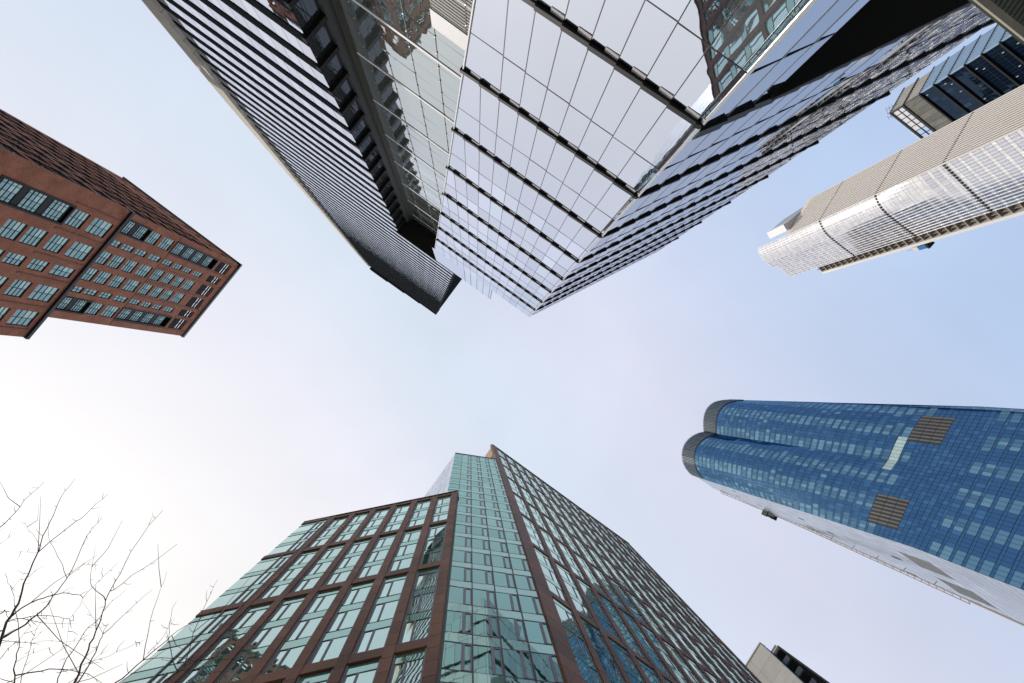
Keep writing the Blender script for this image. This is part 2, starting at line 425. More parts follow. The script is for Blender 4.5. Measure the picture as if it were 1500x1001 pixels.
    for h0, h1 in [(-1.4, B[0]-.2)]+[(B[i]+.16, (B[i+1]-.2 if i < 7 else 91.5)) for i in range(8)]:
        c.prism([A1.p(left(h0)-.07, h0, -.1), A1.p(left(h0)+.01, h0, -.1), A1.p(left(h0)+.01, h0, .13), A1.p(left(h0)-.07, h0, .13)],
                [A1.p(left(h1)-.07, h1, -.1), A1.p(left(h1)+.01, h1, -.1), A1.p(left(h1)+.01, h1, .13), A1.p(left(h1)-.07, h1, .13)])
    c.build('edge_trim', white, root)
    # dark body behind the glass
    D = 16.0
    b = MB()
    def ring(h, lo=False):
        a = A1.p(left(h), h, -.08); c_ = A1.p(cs-.05, h, -.08)
        if lo: return [a, c_, A2.p(3.75, h, -.08), A2.p(3.75, h, -D), A1.p(left(h), h, -D)]
        return [a, c_, A2.p(L2, h, -.08), A2.p(L2, h, -D), A1.p(left(h), h, -D)]
    b.prism(ring(-1.55, True), ring(B[0], True)); b.prism(ring(B[0]+.3), ring(B[7])); b.prism(ring(B[7]+.01), ring(84.5))
    b.build('core_wall', darkmet, root)
    s = MB()
    s.prism([A2.p(3.6, B[0]+.05, -14.5), A2.p(L2, B[0]+.05, -14.5), A2.p(L2, B[0]+.05, .3), A2.p(3.6, B[0]+.05, .3)],
            [A2.p(3.6, B[0]+.29, -14.5), A2.p(L2, B[0]+.29, -14.5), A2.p(L2, B[0]+.29, .3), A2.p(3.6, B[0]+.29, .3)])
    s.build('soffit', soffit_m, root)
    return A1, A2, cs, left, B
A1, A2, acs, aleft, AB = tower_A()

# ================================================================== B: finned tower, its glazed link and stone pier
def tower_B():
    e = Vector((.81, .583)).normalized()
    F = Fr(at(446.6, 54, 43.0), -e)               # s grows to the picture's left
    t = 4.2; TOP = 270.0
    root = thing('finned_tower', 'very tall tower wrapped in dark horizontal sunshade fins, beige stone pier on its edge', 'office tower', F.a)
    def lend(h):                                  # stone pier side end of the fins
        pts = [(-2, 24), (40, 28), (66, 31.3), (93, 35), (134, 39), (181, 42.6), (236, 47.3), (270, 49.5)]
        for (a, x), (b_, y) in zip(pts, pts[1:]):
            if h <= b_: return x+(y-x)*(h-a)/(b_-a)
        return 49.5
    def rend(h):
        if h < 103: return 0.0+.0235*(h-43)
        return -12.6+.1225*(h-105.0)
    wins = Wins(); H0 = 43.0-10*t
    k = 0
    while True:
        h0 = H0+k*t; h1 = min(h0+t, TOP)
        if h0 >= TOP-1: break
        a, c = rend(h0+.3), lend(h0+.3)
        f = MB()
        f.slab(F, [(a, h0-.12), (c, h0-.12), (c, h0+1.15), (a, h0+1.15)], -.1, 0.10+.07*min(1, max(0, (h0-140)/110)), 0)
        f.slab(F, [(a, h0+1.16), (c, h0+1.16), (c, h0+1.36), (a, h0+1.36)], -.05, .07, 1 if h0 < 130 else 0)  # lips go black higher up, painting in the shade near the top
        f.build('sunshade_fin', [finblack, fingrey], root)
        # panes
        n = max(1, int((c-a)/1.55))
        big = k < 26
        if big:
            step = 6
        else: step = 999
        i = 0
        while i < n:
            i2 = min(n, i+step)
            def fn(fm, p, a=a, c=c, i=i, i2=i2, n=n, h0=h0, h1=h1):
                for q in range(i, i2):
                    u0 = a+(c-a)*q/n; u1 = a+(c-a)*(q+1)/n
                    p.pane(F, u0+.025, u1-.025, h0+1.3, h1-.12, .02, j=.006)
            wins.add(fn, [F.p(a+(c-a)*i/n, h0), F.p(a+(c-a)*i2/n, h0), F.p(a+(c-a)*i2/n, h1), F.p(a+(c-a)*i/n, h1)])
            i = i2
        k += 1
    wins.emit(root, [darkmet], [glB], name='glass_band')
    # body
    b = MB()
    hs = [-1.55, 43, 93, 103.9]
    for h0, h1 in zip(hs, hs[1:]):
        R = lambda h: [F.p(rend(min(h, 102.9)), h, -.02), F.p(lend(h), h, -.02), F.p(lend(h), h, -24), F.p(rend(min(h, 102.9)), h, -24)]
        b.prism(R(h0), R(h1))
    hs = [105.0, 134, 181, 236, 270]
    for h0, h1 in zip(hs, hs[1:]):
        R = lambda h: [F.p(rend(h), h, -.02), F.p(lend(h), h, -.02), F.p(lend(h), h, -24), F.p(rend(h), h, -24)]
        b.prism(R(h0), R(h1))
    b.build('core_wall', darkmet, root)
    # roof edge with its small steps
    r = MB()
    st = [7.2, 18, 28, 39, 49.5]
    for i in range(4):
        r.box(F, st[i], st[i+1], 270, 270.8+1.3*i, -3, .5+.25*i)
    r.build('parapet', finblack, root)
    # stone pier on the far edge
    p = MB()
    hs = [-1.5+3.2*i for i in range(85)]
    for h0, h1 in zip(hs, hs[1:]):
        wd = lambda h: 3.5-2.2*min(1, max(0, (h-60)/200))
        p.prism([F.p(lend(h0), h0, -3), F.p(lend(h0)+wd(h0), h0, -3), F.p(lend(h0)+wd(h0), h0, .7), F.p(lend(h0), h0, .7)],
                [F.p(lend(h1), h1-.06, -3), F.p(lend(h1)+wd(h1), h1-.06, -3), F.p(lend(h1)+wd(h1), h1-.06, .7), F.p(lend(h1), h1-.06, .7)])
    p.build('stone_pier', stone, root)
    # return wall beside the link: grey glass with black floor slabs
    ww = Wins(); sl = []
    S = lambda h: rend(min(h, 102.9))-.02
    k = 0
    while H0+k*t < 103:
        h0 = H0+k*t; h1 = min(h0+t, 104.5)
        for (da, db) in ((-.1, -1.15), (-1.2, -2.45)):
            def fn(f, p_, h0=h0, h1=h1, da=da, db=db):
                p_.face([F.p(S(h0), h0+.3, da), F.p(S(h0), h0+.3, db), F.p(S(h1), h1-.3, db), F.p(S(h1), h1-.3, da)], 0, -Vector((F.e.x, F.e.y, 0)))
            ww.add(fn, [F.p(S(h0), h0, da), F.p(S(h0), h0, db), F.p(S(h1), h1, db), F.p(S(h1), h1, da)])
        m = MB(); m.box(F, S(h0)-.42, S(h0)+.1, h0-.35, h0+.25, -2.5, .3); m.build('floor_slab_edge', black, root)
        k += 1
    ww.emit(root, [darkmet], [glGrey], name='side_window', limit=50)
    m = MB()
    for h0, h1 in ((-1.5, 43), (43, 93), (93, 105)):
        m.prism([F.p(S(h0)-.5, h0, -3.4), F.p(S(h0)+.3, h0, -3.4), F.p(S(h0)+.3, h0, -2.5), F.p(S(h0)-.5, h0, -2.5)],
                [F.p(S(h1)-.5, h1, -3.4), F.p(S(h1)+.3, h1, -3.4), F.p(S(h1)+.3, h1, -2.5), F.p(S(h1)-.5, h1, -2.5)], 0)
        m.prism([F.p(S(h0)-1.0, h0, -4.3), F.p(S(h0)+.3, h0, -4.3), F.p(S(h0)+.3, h0, -3.42), F.p(S(h0)-.85, h0, -3.42)],
                [F.p(S(h1)-1.0, h1, -4.3), F.p(S(h1)+.3, h1, -4.3), F.p(S(h1)+.3, h1, -3.42), F.p(S(h1)-.85, h1, -3.42)], 1)
    m.build('corner_column', [mat('column_grey', (0.075, 0.078, 0.08), 0.5, 0.2), mat('bronze_cladding', (0.07, 0.065, 0.05), 0.5, 0.3)], root)
    # right end: dark leaning gable and black soffit of the bridging floors
    g = MB()
    g.prism([F.p(rend(105), 105, .25), F.p(rend(270), 270, .25), F.p(rend(270), 270, -23), F.p(rend(105)-.0, 105, -3)],
            [F.p(rend(105)-.3, 105, .25), F.p(rend(270)-.3, 270, .25), F.p(rend(270)-.3, 270, -23), F.p(rend(105)-.3, 105, -3)])
    g.build('end_wall', mat('charcoal_cladding', (0.02, 0.024, 0.025), 0.95, 0, spec=0), root)
    g = MB()
    g.slab(F, [(-12.6, 104.3), (1.7, 104.3), (1.7, 105.0), (-12.6, 105.0)], -12, .45)
    g.build('soffit', soffit_m, root)
    g = MB()
    g.box(F, -10.9, -8.2, 102.7, 104.2, -1.7, -.3)
    g.build('ceiling_box', cream, root)
    return F
FB = tower_B()

def link_C():
    C = Fr(FB.a-FB.n*4.0, FB.e)
    root = thing('glazed_link', 'tall cable-hung glass wall set back between the finned tower and the mirror glass tower', 'glass atrium', C.p(-7, 0).xy)
    rad = [1.2, -2.1, -5.2, -8.35, -11.3, -14.3, -17.4]
    dh = 1.94; beams = [40.4+8.72*i for i in range(-5, 8)]
    wins = Wins(); h = -1.5
    fins = MB(); fit = MB()
    while h < 104.0:
        h1 = min(h+dh, 104.1)
        for i in range(len(rad)-1):
            a, c = rad[i+1], rad[i]
            if h > 34.5 and False: pass
            def fn(f, p, a=a, c=c, h=h, h1=h1): p.pane(C, a+.012, c-.012, h+.012, h1-.012, 0, j=.012)
            if c <= -11.2 and h1 < 34.6: continue
            wins.add(fn, [C.p(a, h), C.p(c, h), C.p(c, h1), C.p(a, h1)])
        for u in rad:
            fit.box(C, u-.05, u+.05, h-.05, h+.05, .0, .10)
        h = h1
    wins.emit(root, [darkmet], [glC], name='glass_panel')
    fit.build('glass_fitting', alu, root, kind='stuff')
    for u in rad[1:-1]:
        m = MB(); m.box(C, u-.012, u+.012, -1.5, 104, .03, .055); m.build('cable', midgrey, root)
    for hb in beams:
        m = MB(); m.box(C, rad[-1], rad[0], hb-.16, hb+.16, .005, .06); m.build('floor_beam', white, root)
    m = MB(); m.box(C, -17.4, 1.2, -1.5, 104.2, -.5, -.15)
    m.box(C, -17.4, 1.4, 103.0, 104.2, -.1, .12)
    m.build('back_frame', mat('atrium_interior', (0.10, 0.105, 0.10), 0.7), root)
    # ribbed grey cladding low on the right
    m = MB(); h = -1.5
    while h < 34.2:
        m.box(C, -17.4, -11.35, h, h+.2, .0, .07); h += .31
    m.box(C, -14.35, -14.25, -1.5, 34.4, .07, .09, 1)
    m.build('ribbed_cladding', [mat('ribbed_grey', (0.25, 0.245, 0.235), 0.6, 0.1), black], root)
    m = MB(); m.box(C, -17.4, -11.2, 34.4, 36.2, .0, .12); m.box(C, -17.4, -11.2, 34.3, 34.42, .0, .14)
    m.build('white_head', white, root)
link_C()

# ================================================================== R: red brick block
def block_R():
    lean = 0.0
    c0 = at(352, 389, 110); 
    F = Fr(c0, at(268, 493, 110)-c0)
    W = 18.5
    S = Fr(c0, at(183, 263, 110)-c0, out=Vector((1, -1)))
    LS = 30.0
    root = thing('brick_apartment_block', 'red brick apartment block with dark steel windows and an open top storey', 'apartment block', c0)
    tier = 74.6; TOP = 110.2
    wall = MB()
    cols = {2.1: 1, 5.05: 0, 7.7: 2, 10.72: 2, 13.42: 0, 15.98: 1}
    wd = {0: 1.0, 1: 2.2, 2: 2.1}
    rows = [77.1, 79.95, 83.0, 86.4, 89.9, 92.95, 96.0, 99.4]
    wins = Wins()
    holes = []
    def window(fr, s, h, w, hh, kind, d=0.0):
        """opening recessed in the wall: steel frame, casement bars, panes"""
        nv = 4 if w > 1.4 else 3
        nh = 2
        r = -.17
        def fn(f, p):
            f.box(fr, s-w/2, s-w/2+.05, h-hh/2, h+hh/2, r-.05, r+.1)
            f.box(fr, s+w/2-.05, s+w/2, h-hh/2, h+hh/2, r-.05, r+.1)
            f.box(fr, s-w/2+.05, s+w/2-.05, h-hh/2, h-hh/2+.08, r-.05, r+.1)
            f.box(fr, s-w/2+.05, s+w/2-.05, h+hh/2-.08, h+hh/2, r-.05, r+.1)
            H = hh-.16; Wd = w-.14
            for i in range(1, nv):      # transoms stacked up the height
                th = .07 if i == 1 else .035
                y = h-hh/2+.08+H*i/nv
                f.box(fr, s-w/2+.05, s+w/2-.05, y-th/2, y+th/2, r, r+.07)
            for i in range(1, 2):
                x = s
                f.box(fr, x-.025, x+.025, h-hh/2+.08, h+hh/2-.08, r+.005, r+.066)
            if kind == 1:
                for x in (s-w*.33, s+w*.33): f.box(fr, x-.02, x+.02, h-hh/2+.08, h+hh/2-.08, r+.003, r+.068)
            for i in range(nv):
                p.pane(fr, s-w/2+.05, s, h-hh/2+.08+H*i/nv, h-hh/2+.08+H*(i+1)/nv, r+.02, j=.01)
                p.pane(fr, s, s+w/2-.05, h-hh/2+.08+H*i/nv, h-hh/2+.08+H*(i+1)/nv, r+.02, j=.01)
        wins.add(fn, [fr.p(s-w/2, h-hh/2, r), fr.p(s+w/2, h-hh/2, r), fr.p(s+w/2, h+hh/2, r), fr.p(s-w/2, h+hh/2, r)])
    # a wall made of piers and strips around real openings
    def walled(mb, fr, s0, s1, h0, h1, opens, d0=-.45, d1=0.0):
        """opens: list of (s, h, w, hh) in a regular-ish grid, grouped by column"""
        colsd = {}
        for o in opens: colsd.setdefault(round(o[0], 2), []).append(o)
        x = s0
        for cs in sorted(colsd):
            ol = sorted(colsd[cs], key=lambda o: o[1]); w = max(o[2] for o in ol)
            mb.box(fr, x, cs-w/2, h0, h1, d0, d1)
            y = h0
            for o in ol:
                mb.box(fr, cs-w/2, cs+w/2, y, o[1]-o[3]/2, d0, d1-.002)
                if o[2] < w-.01:
                    mb.box(fr, cs-w/2, cs-o[2]/2, o[1]-o[3]/2, o[1]+o[3]/2, d0, d1-.004)
                    mb.box(fr, cs+o[2]/2, cs+w/2, o[1]-o[3]/2, o[1]+o[3]/2, d0, d1-.004)
                y = o[1]+o[3]/2
            mb.box(fr, cs-w/2, cs+w/2, y, h1, d0, d1-.002)
            x = cs+w/2
        mb.box(fr, x, s1, h0, h1, d0, d1)
    opens = []; bays = []
    for cs, kd in cols.items():
        w_ = 1.95 if kd == 1 else wd[kd]
        if kd == 1:
            groups = [(88.25, 102.1, rows[4:8]), (75.2, 81.6, rows[0:2])]
            for g0, g1, rr in groups:
                opens.append((cs, (g0+g1)/2, 2.5, g1-g0)); bays.append((cs, g0, g1, rr))
            for r_ in rows[2:4]:
                hh = 2.75 if r_ == 86.4 else 2.4; opens.append((cs, r_, 2.1, hh)); window(F, cs, r_, 2.1, hh, 2)
        else:
            for r_ in rows:
                hh = 2.75 if r_ in (86.4, 99.4) else 2.4; opens.append((cs, r_, w_, hh)); window(F, cs, r_, w_, hh, kd)
    for cs, kd in cols.items():       # open crown storey
        opens.append((cs, 105.3, 1.5 if kd == 0 else 2.3, 4.6))
    walled(wall, F, 0, W, tier, 109.4, opens)
    for cs, g0, g1, rr in bays:
        m = MB()
        m.box(F, cs-1.25, cs-1.02, g0, g1, -.5, .1); m.box(F, cs+1.02, cs+1.25, g0, g1, -.5, .1)
        m.box(F, cs-1.02, cs+1.02, g0, g0+.2, -.5, .1); m.box(F, cs-1.02, cs+1.02, g1-.2, g1, -.5, .1)
        for i, r_ in enumerate(rr):
            if i: m.box(F, cs-1.02, cs+1.02, (rr[i-1]+r_)/2-.45, (rr[i-1]+r_)/2+.45, -.5, -.1)
            window(F, cs, r_, 2.02, (rr[-1]-rr[0])/(len(rr)-1)-.9, 1)
        m.build('steel_bay', black, root)
    # louvres and slats in the crown openings (sky shows through)
    for cs, kd in cols.items():
        w2 = (1.5 if kd == 0 else 2.3)/2
        m = MB(); y = 103.1
        m.box(F, cs-.06, cs+.06, 103, 107.6, -.35, -.2)
        while y < 107.5:
            m.box(F, cs-w2, cs+w2, y, y+.16, -.38, -.1); y += .52 if y < 105 else .9
        m.build('louvre', darkmet, root)
    # lower tier, standing proud
    LW0, LW1 = -.35, 21.8; pd = .55
    FL = F.shift(0, pd)
    lcols = [(3.6, 2.4), (7.65, 2.4), (11.1, 1.55), (14.8, 2.4), (18.9, 2.4)]
    lrows = [72.15, 68.3, 64.95, 62.0, 58.2, 54.8, 51.5, 48.2]
    opens = []
    for cs, w_ in lcols:
        if cs < 4:
            for r_ in (72.15, 68.3, 48.2, 51.5):
                hh = 3.4 if r_ == 72.15 else 2.5; opens.append((cs, r_, w_, hh)); window(FL, cs, r_, w_, hh, 2)
            opens.append((cs, 61.75, 3.0, 10.2))
            m = MB()
            m.box(FL, cs-1.5, cs-1.25, 56.65, 66.85, -.5, .1); m.box(FL, cs+1.25, cs+1.5, 56.65, 66.85, -.5, .1)
            m.box(FL, cs-1.25, cs+1.25, 56.65, 56.9, -.5, .1); m.box(FL, cs-1.25, cs+1.25, 66.6, 66.85, -.5, .1)
            for r_ in (58.4, 61.7, 65.0): window(FL, cs, r_, 2.5, 2.5, 1)
            for r_ in (60.05, 63.35): m.box(FL, cs-1.25, cs+1.25, r_-.4, r_+.4, -.5, -.1)
            m.build('steel_bay', black, root)
        else:
            for r_ in lrows:
                hh = 3.4 if r_ == 72.15 else 2.5; opens.append((cs, r_, w_, hh)); window(FL, cs, r_, w_, hh, 2)
    walled(wall, FL, LW0, LW1, 44, tier, opens, d0=-.9)
    wall.box(FL, LW0, LW1, -1.6, 44, -.9, 0)
    # side wall
    SL = S
    opens = []
    for k in range(9):
        for r_ in rows:
            s_ = 2.2+3.15*k; opens.append((s_, r_, 2.55, 2.6)); window(S, s_, r_, 2.55, 2.6, 2)
        opens.append((2.2+3.15*k, 105.3, 1.8, 4.4))
    walled(wall, S, .5, LS, tier, 109.4, opens)
    SL = S.shift(0, .25); opens = []
    for k in range(9):
        for r_ in lrows:
            s_ = 2.2+3.15*k; opens.append((s_, r_, 2.55, 2.75)); window(SL, s_, r_, 2.55, 2.75, 2)
    walled(wall, SL, .9, LS, 44, tier, opens, d0=-.7)
    wall.box(SL, .9, LS, -1.6, 44, -.7, 0)
    # far walls
    bF = F.shift(0, -LS); 
    wall.box(bF, .5, W-.5, -1.6, 109.4, 0, .4)
    wall.build('wall', redbrick, root)
    w2 = MB()
    w2.box(F, W-.4, W, -1.6, 102.5, -LS, -.46); w2.box(F, W-.4, W, 107.6, 109.4, -LS, -.46)
    w2.build('back_wall', redbrick, root)
    # floor plates keep the inside dark below the crown
    fl = MB(); fl.box(F, .6, W-.6, 102.2, 102.5, -LS+.6, -.5); fl.box(F, .6, W-.6, 50, 50.3, -LS+.6, -.5)
    fl.box(F, .6, W-.6, 74, 74.3, -LS+.6, -.5)
    fl.build('floor_slab', darkmet, root)
    blk = MB(); blk.box(F, .6, W-.6, -1.4, 102.1, -LS+.6, -1.0); blk.build('core', darkmet, root)
    # ledges, grooves, cornices
    c = MB()
    c.box(F, -.35, W+.15, 109.42, 110.0, -.8, .35); c.box(S, -.34, LS+.1, 109.42, 110.0, -.8, .34)
    c.build('cornice', midgrey, root)
    c = MB()
    c.box(FL, LW0-.1, LW1+.1, tier+.002, tier+.5, -1.0, .35)
    c.build('tier_cornice', darkmet, root)
    c = MB()
    c.box(F, .02, W-.02, 88.4, 88.62, -.1, .05)
    for x in (.75, 3.55, 6.3, 9.2, 12.1, 14.6, 17.4):
        c.box(F, x-.07, x+.07, 88.7, 102, -.05, .06); c.box(F, x-.07, x+.07, 102.6, 109.3, -.05, .08)
    for x in (1.6, 5.62, 9.5, 12.6, 16.85, 20.6):
        c.box(FL, x-.1, x+.1, 66.4, 74.4, -.05, .09)
    c.build('ledge', redstone, root, kind='stuff')
    # thin metal strips on the set-back above the tier cornice
    c = MB()
    c.box(F, 18.5, 21.6, 75.2, 75.3, -.6, -.5); c.box(F, 18.5, 21.6, 76.0, 76.1, -.6, -.5)
    for x in (19.4, 20.5, 21.5): c.box(F, x, x+.06, 75.1, 76.0, -.6, -.5)
    c.build('terrace_rail', alu, root)
    wins.emit(root, [black], [glBrick])
    m = MB(); m.plate([F.p(1, 0, -29.4).xy, F.p(3.5, 0, -29.4).xy, F.p(3.5, 0, -27).xy, F.p(1, 0, -27).xy], 109.9, 112.2)
    m.build('chimney', redbrick, root)
block_R()

# ================================================================== G: green glass and terracotta block
def block_G():
    lean = 0.0092
    def plan(px, py, h):
        q = at(px, py, h); return Vector((q.x+lean*(h-50), q.y))
    R0 = polar(101.2, 11.6); R1 = polar(139.7, 21.6)
    F1 = Fr(R0, R1-R0, lean); L1 = 14.45
    root = thing('green_glass_apartment_tower', 'green glass apartment tower with terracotta brown frames and a lower wing', 'apartment tower', R0)
    wins = Wins()
    fr = MB(); 
    P = 3.15
    def unit(f, p, F, s0, s1, h0, h1, flip, d, gm, wide=.38):
        """one floor of one bay: big pane, framed casement, spandrel panel"""
        wh = h0+2.25
        c = s1-(s1-s0)*wide if flip else s0+(s1-s0)*wide
        t = .05
        f.box(F, s0, s1, wh-.03, wh+.05, d-.06, d+.012); f.box(F, s0, s1, h0-.04, h0+.04, d-.06, d+.012)
        f.box(F, c-t, c+t, h0+.04, wh-.03, d-.06, d+.03, 1)
        a, b_ = (c, s1) if flip else (s0, c)
        f.box(F, a+.04, a+.10, h0+.05, wh-.04, d-.03, d+.018, 1); f.box(F, b_-.10, b_-.04, h0+.05, wh-.04, d-.03, d+.018, 1)
        f.box(F, a+.10, b_-.10, h0+.05, h0+.12, d-.03, d+.018, 1); f.box(F, a+.10, b_-.10, wh-.12, wh-.05, d-.03, d+.018, 1)
        p.pane(F, a, b_, h0, wh, d-.01, m=gm, j=.006)
        x, y = (s0, c) if flip else (c, s1)
        p.pane(F, x, y, h0, wh, d, m=gm, j=.006)
        p.pane(F, s0, s1, wh, h1, d+.01, m=1, j=.004)
    # ---- wing with terracotta grid
    piers = [(-.55, 0.0)]+[(1.42+1.985*k, 1.92+1.985*k) for k in range(6)]
    opn = [(0.0, 1.42)]+[(1.92+1.985*k, 3.405+1.985*k) for k in range(5)]
    g0s = [22.85-9.45*k for k in range(3)][::-1]+[32.3, 41.75]
    tops = g0s+[51.2]
    for g in g0s:
        for (a, c) in opn:
            for q in range(3):
                h0 = g+.78+q*2.92; h1 = h0+2.92 if q < 2 else h0+2.80
                def fn(f, p, a=a, c=c, h0=h0, h1=h1, q=q):
                    f.box(F1, a, a+.09, h0-.05, h1, -.22, -.06, 1); f.box(F1, c-.09, c, h0-.05, h1, -.22, -.06, 1)
                    wh = h0+2.1
                    cc = a+.09+(c-a-.18)*.60
                    f.box(F1, a+.09, c-.09, wh-.03, wh+.04, -.2, -.112); f.box(F1, a+.09, c-.09, h0-.04, h0+.04, -.2, -.112)
                    f.box(F1, cc-.04, cc+.04, h0+.04, wh-.03, -.2, -.08, 1)
                    f.box(F1, c-.16, c-.09, h0+.04, wh-.03, -.2, -.09, 1)
                    p.pane(F1, a+.09, cc, h0, wh, -.13, m=0, j=.006); p.pane(F1, cc, c-.09, h0, wh, -.14, m=0, j=.006)
                    p.pane(F1, a+.09, c-.09, wh, h1, -.12, m=1, j=.004)
                wins.add(fn, [F1.p(a, h0), F1.p(c, h0), F1.p(c, h1), F1.p(a, h1)])
        # glazed corner bay at the far end
        for q in range(3):
            h0 = g+.78+q*2.92; h1 = h0+2.92 if q < 2 else h0+2.80
            for (a, c, gm) in ((11.86, 12.75, 0), (12.8, L1, 0)):
                def fn(f, p, a=a, c=c, h0=h0, h1=h1):
                    wh = h0+2.1
                    f.box(F1, a, c, wh-.03, wh+.04, -.1, .0); f.box(F1, a, c, h0-.04, h0+.04, -.1, .0)
                    f.box(F1, a-.03, a+.05, h0, h1, -.1, .05, 1)
                    if c < 13: f.box(F1, a+.42, a+.5, h0+.04, wh-.03, -.1, .04, 1)
                    p.pane(F1, a, c, h0, wh, -.02, m=0, j=.01); p.pane(F1, a, c, wh, h1, -.01, m=1)
                wins.add(fn, [F1.p(a, h0), F1.p(c, h0), F1.p(c, h1), F1.p(a, h1)])
    ter = MB()
    cuts = [-1.6]+g0s+[52.0]
    for (a, c) in piers:        # piers in panel lengths with open joints
        h = -1.6
        while h < 51.9:
            h1 = min(h+1.05, 52.0); ter.box(F1, a+.004, c-.004, h+.012, h1-.012, -.4, .02); h = h1
    ter.build('pier_cladding', terra, root)
    ter = MB()
    for g in [x for x in g0s]+[51.2]:
        for (a, c) in opn+[(11.84, L1)]:
            ter.box(F1, a, c, g, g+.72, -.4, 0.0 if c < 12 else .06)
    ter.box(F1, -.55, L1, -1.6, g0s[0], -.4, -.01)
    ter.build('band_cladding', terra, root, kind='stuff')
    b = MB(); b.box(F1, -.5, L1-.03, -1.6, 51.8, -9, -.42); b.build('wing_core', darkmet, root)
    b = MB(); b.box(F1, -.58, L1+.02, 52.0, 52.14, -9, .08); b.build('wing_coping', darkmet, root)
    # ---- green curtain wall
    A0 = plan(667, 664, 82.2); A1_ = A0+Vector((.987, .16)).normalized()
    F2 = Fr(A0, A1_-A0, lean)
    mull = [0.0, 1.15, 2.50, 3.85, 5.2, 6.55]
    nf = 27; top2 = 82.2
    for k in range(nf):
        h0 = top2-(k+1)*P+.02; h1 = h0+P
        if h0 < -1.6: continue
        for i in range(len(mull)-1):
            a, c = mull[i], mull[i+1]
            def fn(f, p, a=a, c=c, h0=h0, h1=h1, i=i):
                if i == 0 and h0 > 52:
                    wh = h0+2.25
                    f.box(F2, a, c, wh-.03, wh+.03, -.05, .02); f.box(F2, a, c, h0-.03, h0+.03, -.05, .02)
                    p.pane(F2, a, c, h0, wh, 0, m=2); p.pane(F2, a, c, wh, h1, .01, m=1)
                else: unit(f, p, F2, a, c, h0, h1, True, 0.0, 2, .34)
                f.box(F2, c-.03, c+.03, h0, h1, -.04, .05)
            wins.add(fn, [F2.p(a, h0), F2.p(c, h0), F2.p(c, h1), F2.p(a, h1)])
    FL = Fr(A0, Vector((-4.9, 6.75)), lean, out=Vector((-1, -1)))
    for k in range(nf-14):
        h0 = top2-(k+1)*P+.02; h1 = h0+P
        for i in range(9):
            a, c = i*1.35, (i+1)*1.35
            def fn(f, p, a=a, c=c, h0=h0, h1=h1):
                p.pane(FL, a+.02, a+.9, h0+.03, h0+2.25, 0, m=4); p.pane(FL, a+.93, c-.02, h0+.03, h0+2.25, .0, m=4); p.pane(FL, a+.02, c-.02, h0+2.3, h1, .0, m=4)  # lit face: its brightness is put into a paler glass colour
            wins.add(fn, [FL.p(a, h0), FL.p(c, h0), FL.p(c, h1), FL.p(a, h1)])
    b = MB()
    R = lambda h: [F2.p(.02, h, -.07), F2.p(6.6, h, -.07), F2.p(6.6, h, -12), FL.p(12, h, -.07)]
    b.prism(R(-1.6), R(82.0)); b.build('tower_core', darkmet, root)
    b = MB(); b.box(F2, -.03, 6.6, 82.22, 82.34, -6, .08); b.build('tower_coping', darkmet, root)
    # ---- tall terracotta slab on the right
    C0 = plan(722, 652, 99.9); C1 = plan(921.5, 796.7, 99.9)
    F3 = Fr(C0, C1-C0, lean); L3 = (C1-C0).length
    pw = .85; pitch = (L3-pw)/15.0
    G3 = [-5.8+9.6*k for k in range(11)]
    for g in G3:
        for k in range(15):
            a = pw+k*pitch; c = a+pitch-.52
            for q in range(3):
                h0 = g+.85+q*2.95; h1 = h0+2.95 if q < 2 else h0+2.82
                if h0 < -1.5: continue
                def fn(f, p, a=a, c=c, h0=h0, h1=h1):
                    wh = h0+2.1; d = -.07; cc = a+(c-a)*.62
                    f.box(F3, a, a+.08, h0-.05, h1, d-.1, d+.03, 1); f.box(F3, c-.08, c, h0-.05, h1, d-.1, d+.03, 1)
                    f.box(F3, a+.08, c-.08, wh-.03, wh+.04, d-.05, d+.012); f.box(F3, a+.08, c-.08, h0-.04, h0+.04, d-.05, d+.012)
                    f.box(F3, cc-.04, cc+.04, h0+.04, wh-.03, d-.05, d+.03, 1)
                    p.pane(F3, a+.08, cc, h0, wh, d, m=3, j=.007); p.pane(F3, cc, c-.08, h0, wh, d-.01, m=3, j=.007)
                    p.pane(F3, a+.08, c-.08, wh, h1, d+.01, m=1, j=.005)
                wins.add(fn, [F3.p(a, h0), F3.p(c, h0), F3.p(c, h1), F3.p(a, h1)])
    ter = MB()
    for k in range(16):
        a = -.35 if k == 0 else pw+k*pitch-.52
        c = pw if k == 0 else a+.52
        h = -1.6
        while h < 99.8:
            h1 = min(h+1.2, 99.9); ter.box(F3, a+.004, c-.004, h+.012, h1-.012, (-2.2 if k == 0 else -.45) if h < 88 else -.45, .03); h = h1
    ter.build('slab_pier_cladding', terra, root)
    ter = MB()
    for g in G3+[99.1]:
        if g < -1.6: continue
        ter.box(F3, pw, L3, g, g+.8, -.45, .0)
    ter.build('slab_band_cladding', terra, root)
    b = MB(); b.box(F3, pw+.05, L3-.05, -1.6, 99.0, -10, -.46); b.build('slab_core', darkmet, root)
    b = MB(); b.box(F3, -.02, .35, 88.2, 99.7, -2.6, -.5)
    b.build('sunlit_crown_return', tan, root)  # upper side of the corner pier, its sunlight painted in as tan
    b = MB(); b.box(F3, .1, .2, 98.4, 99.7, -6.5, -2.6); b.box(F3, .1, .2, 88, 99.7, -6.6, -6.4); b.box(F3, .1, .18, 90, 96, -6.4, -4)
    b.build('crown_frame', darkmet, root)
    b = MB(); b.box(F3, -.05, L3+.05, 99.92, 100.05, -.6, .1); b.build('slab_coping', black, root)
    # dark reveal between curtain wall and slab
    b = MB(); b.box(F2, 6.58, 6.80, -1.6, 82, -.4, .02); b.build('reveal_panel', mat('grey_reveal', (0.10, 0.095, 0.10), 0.6), root)
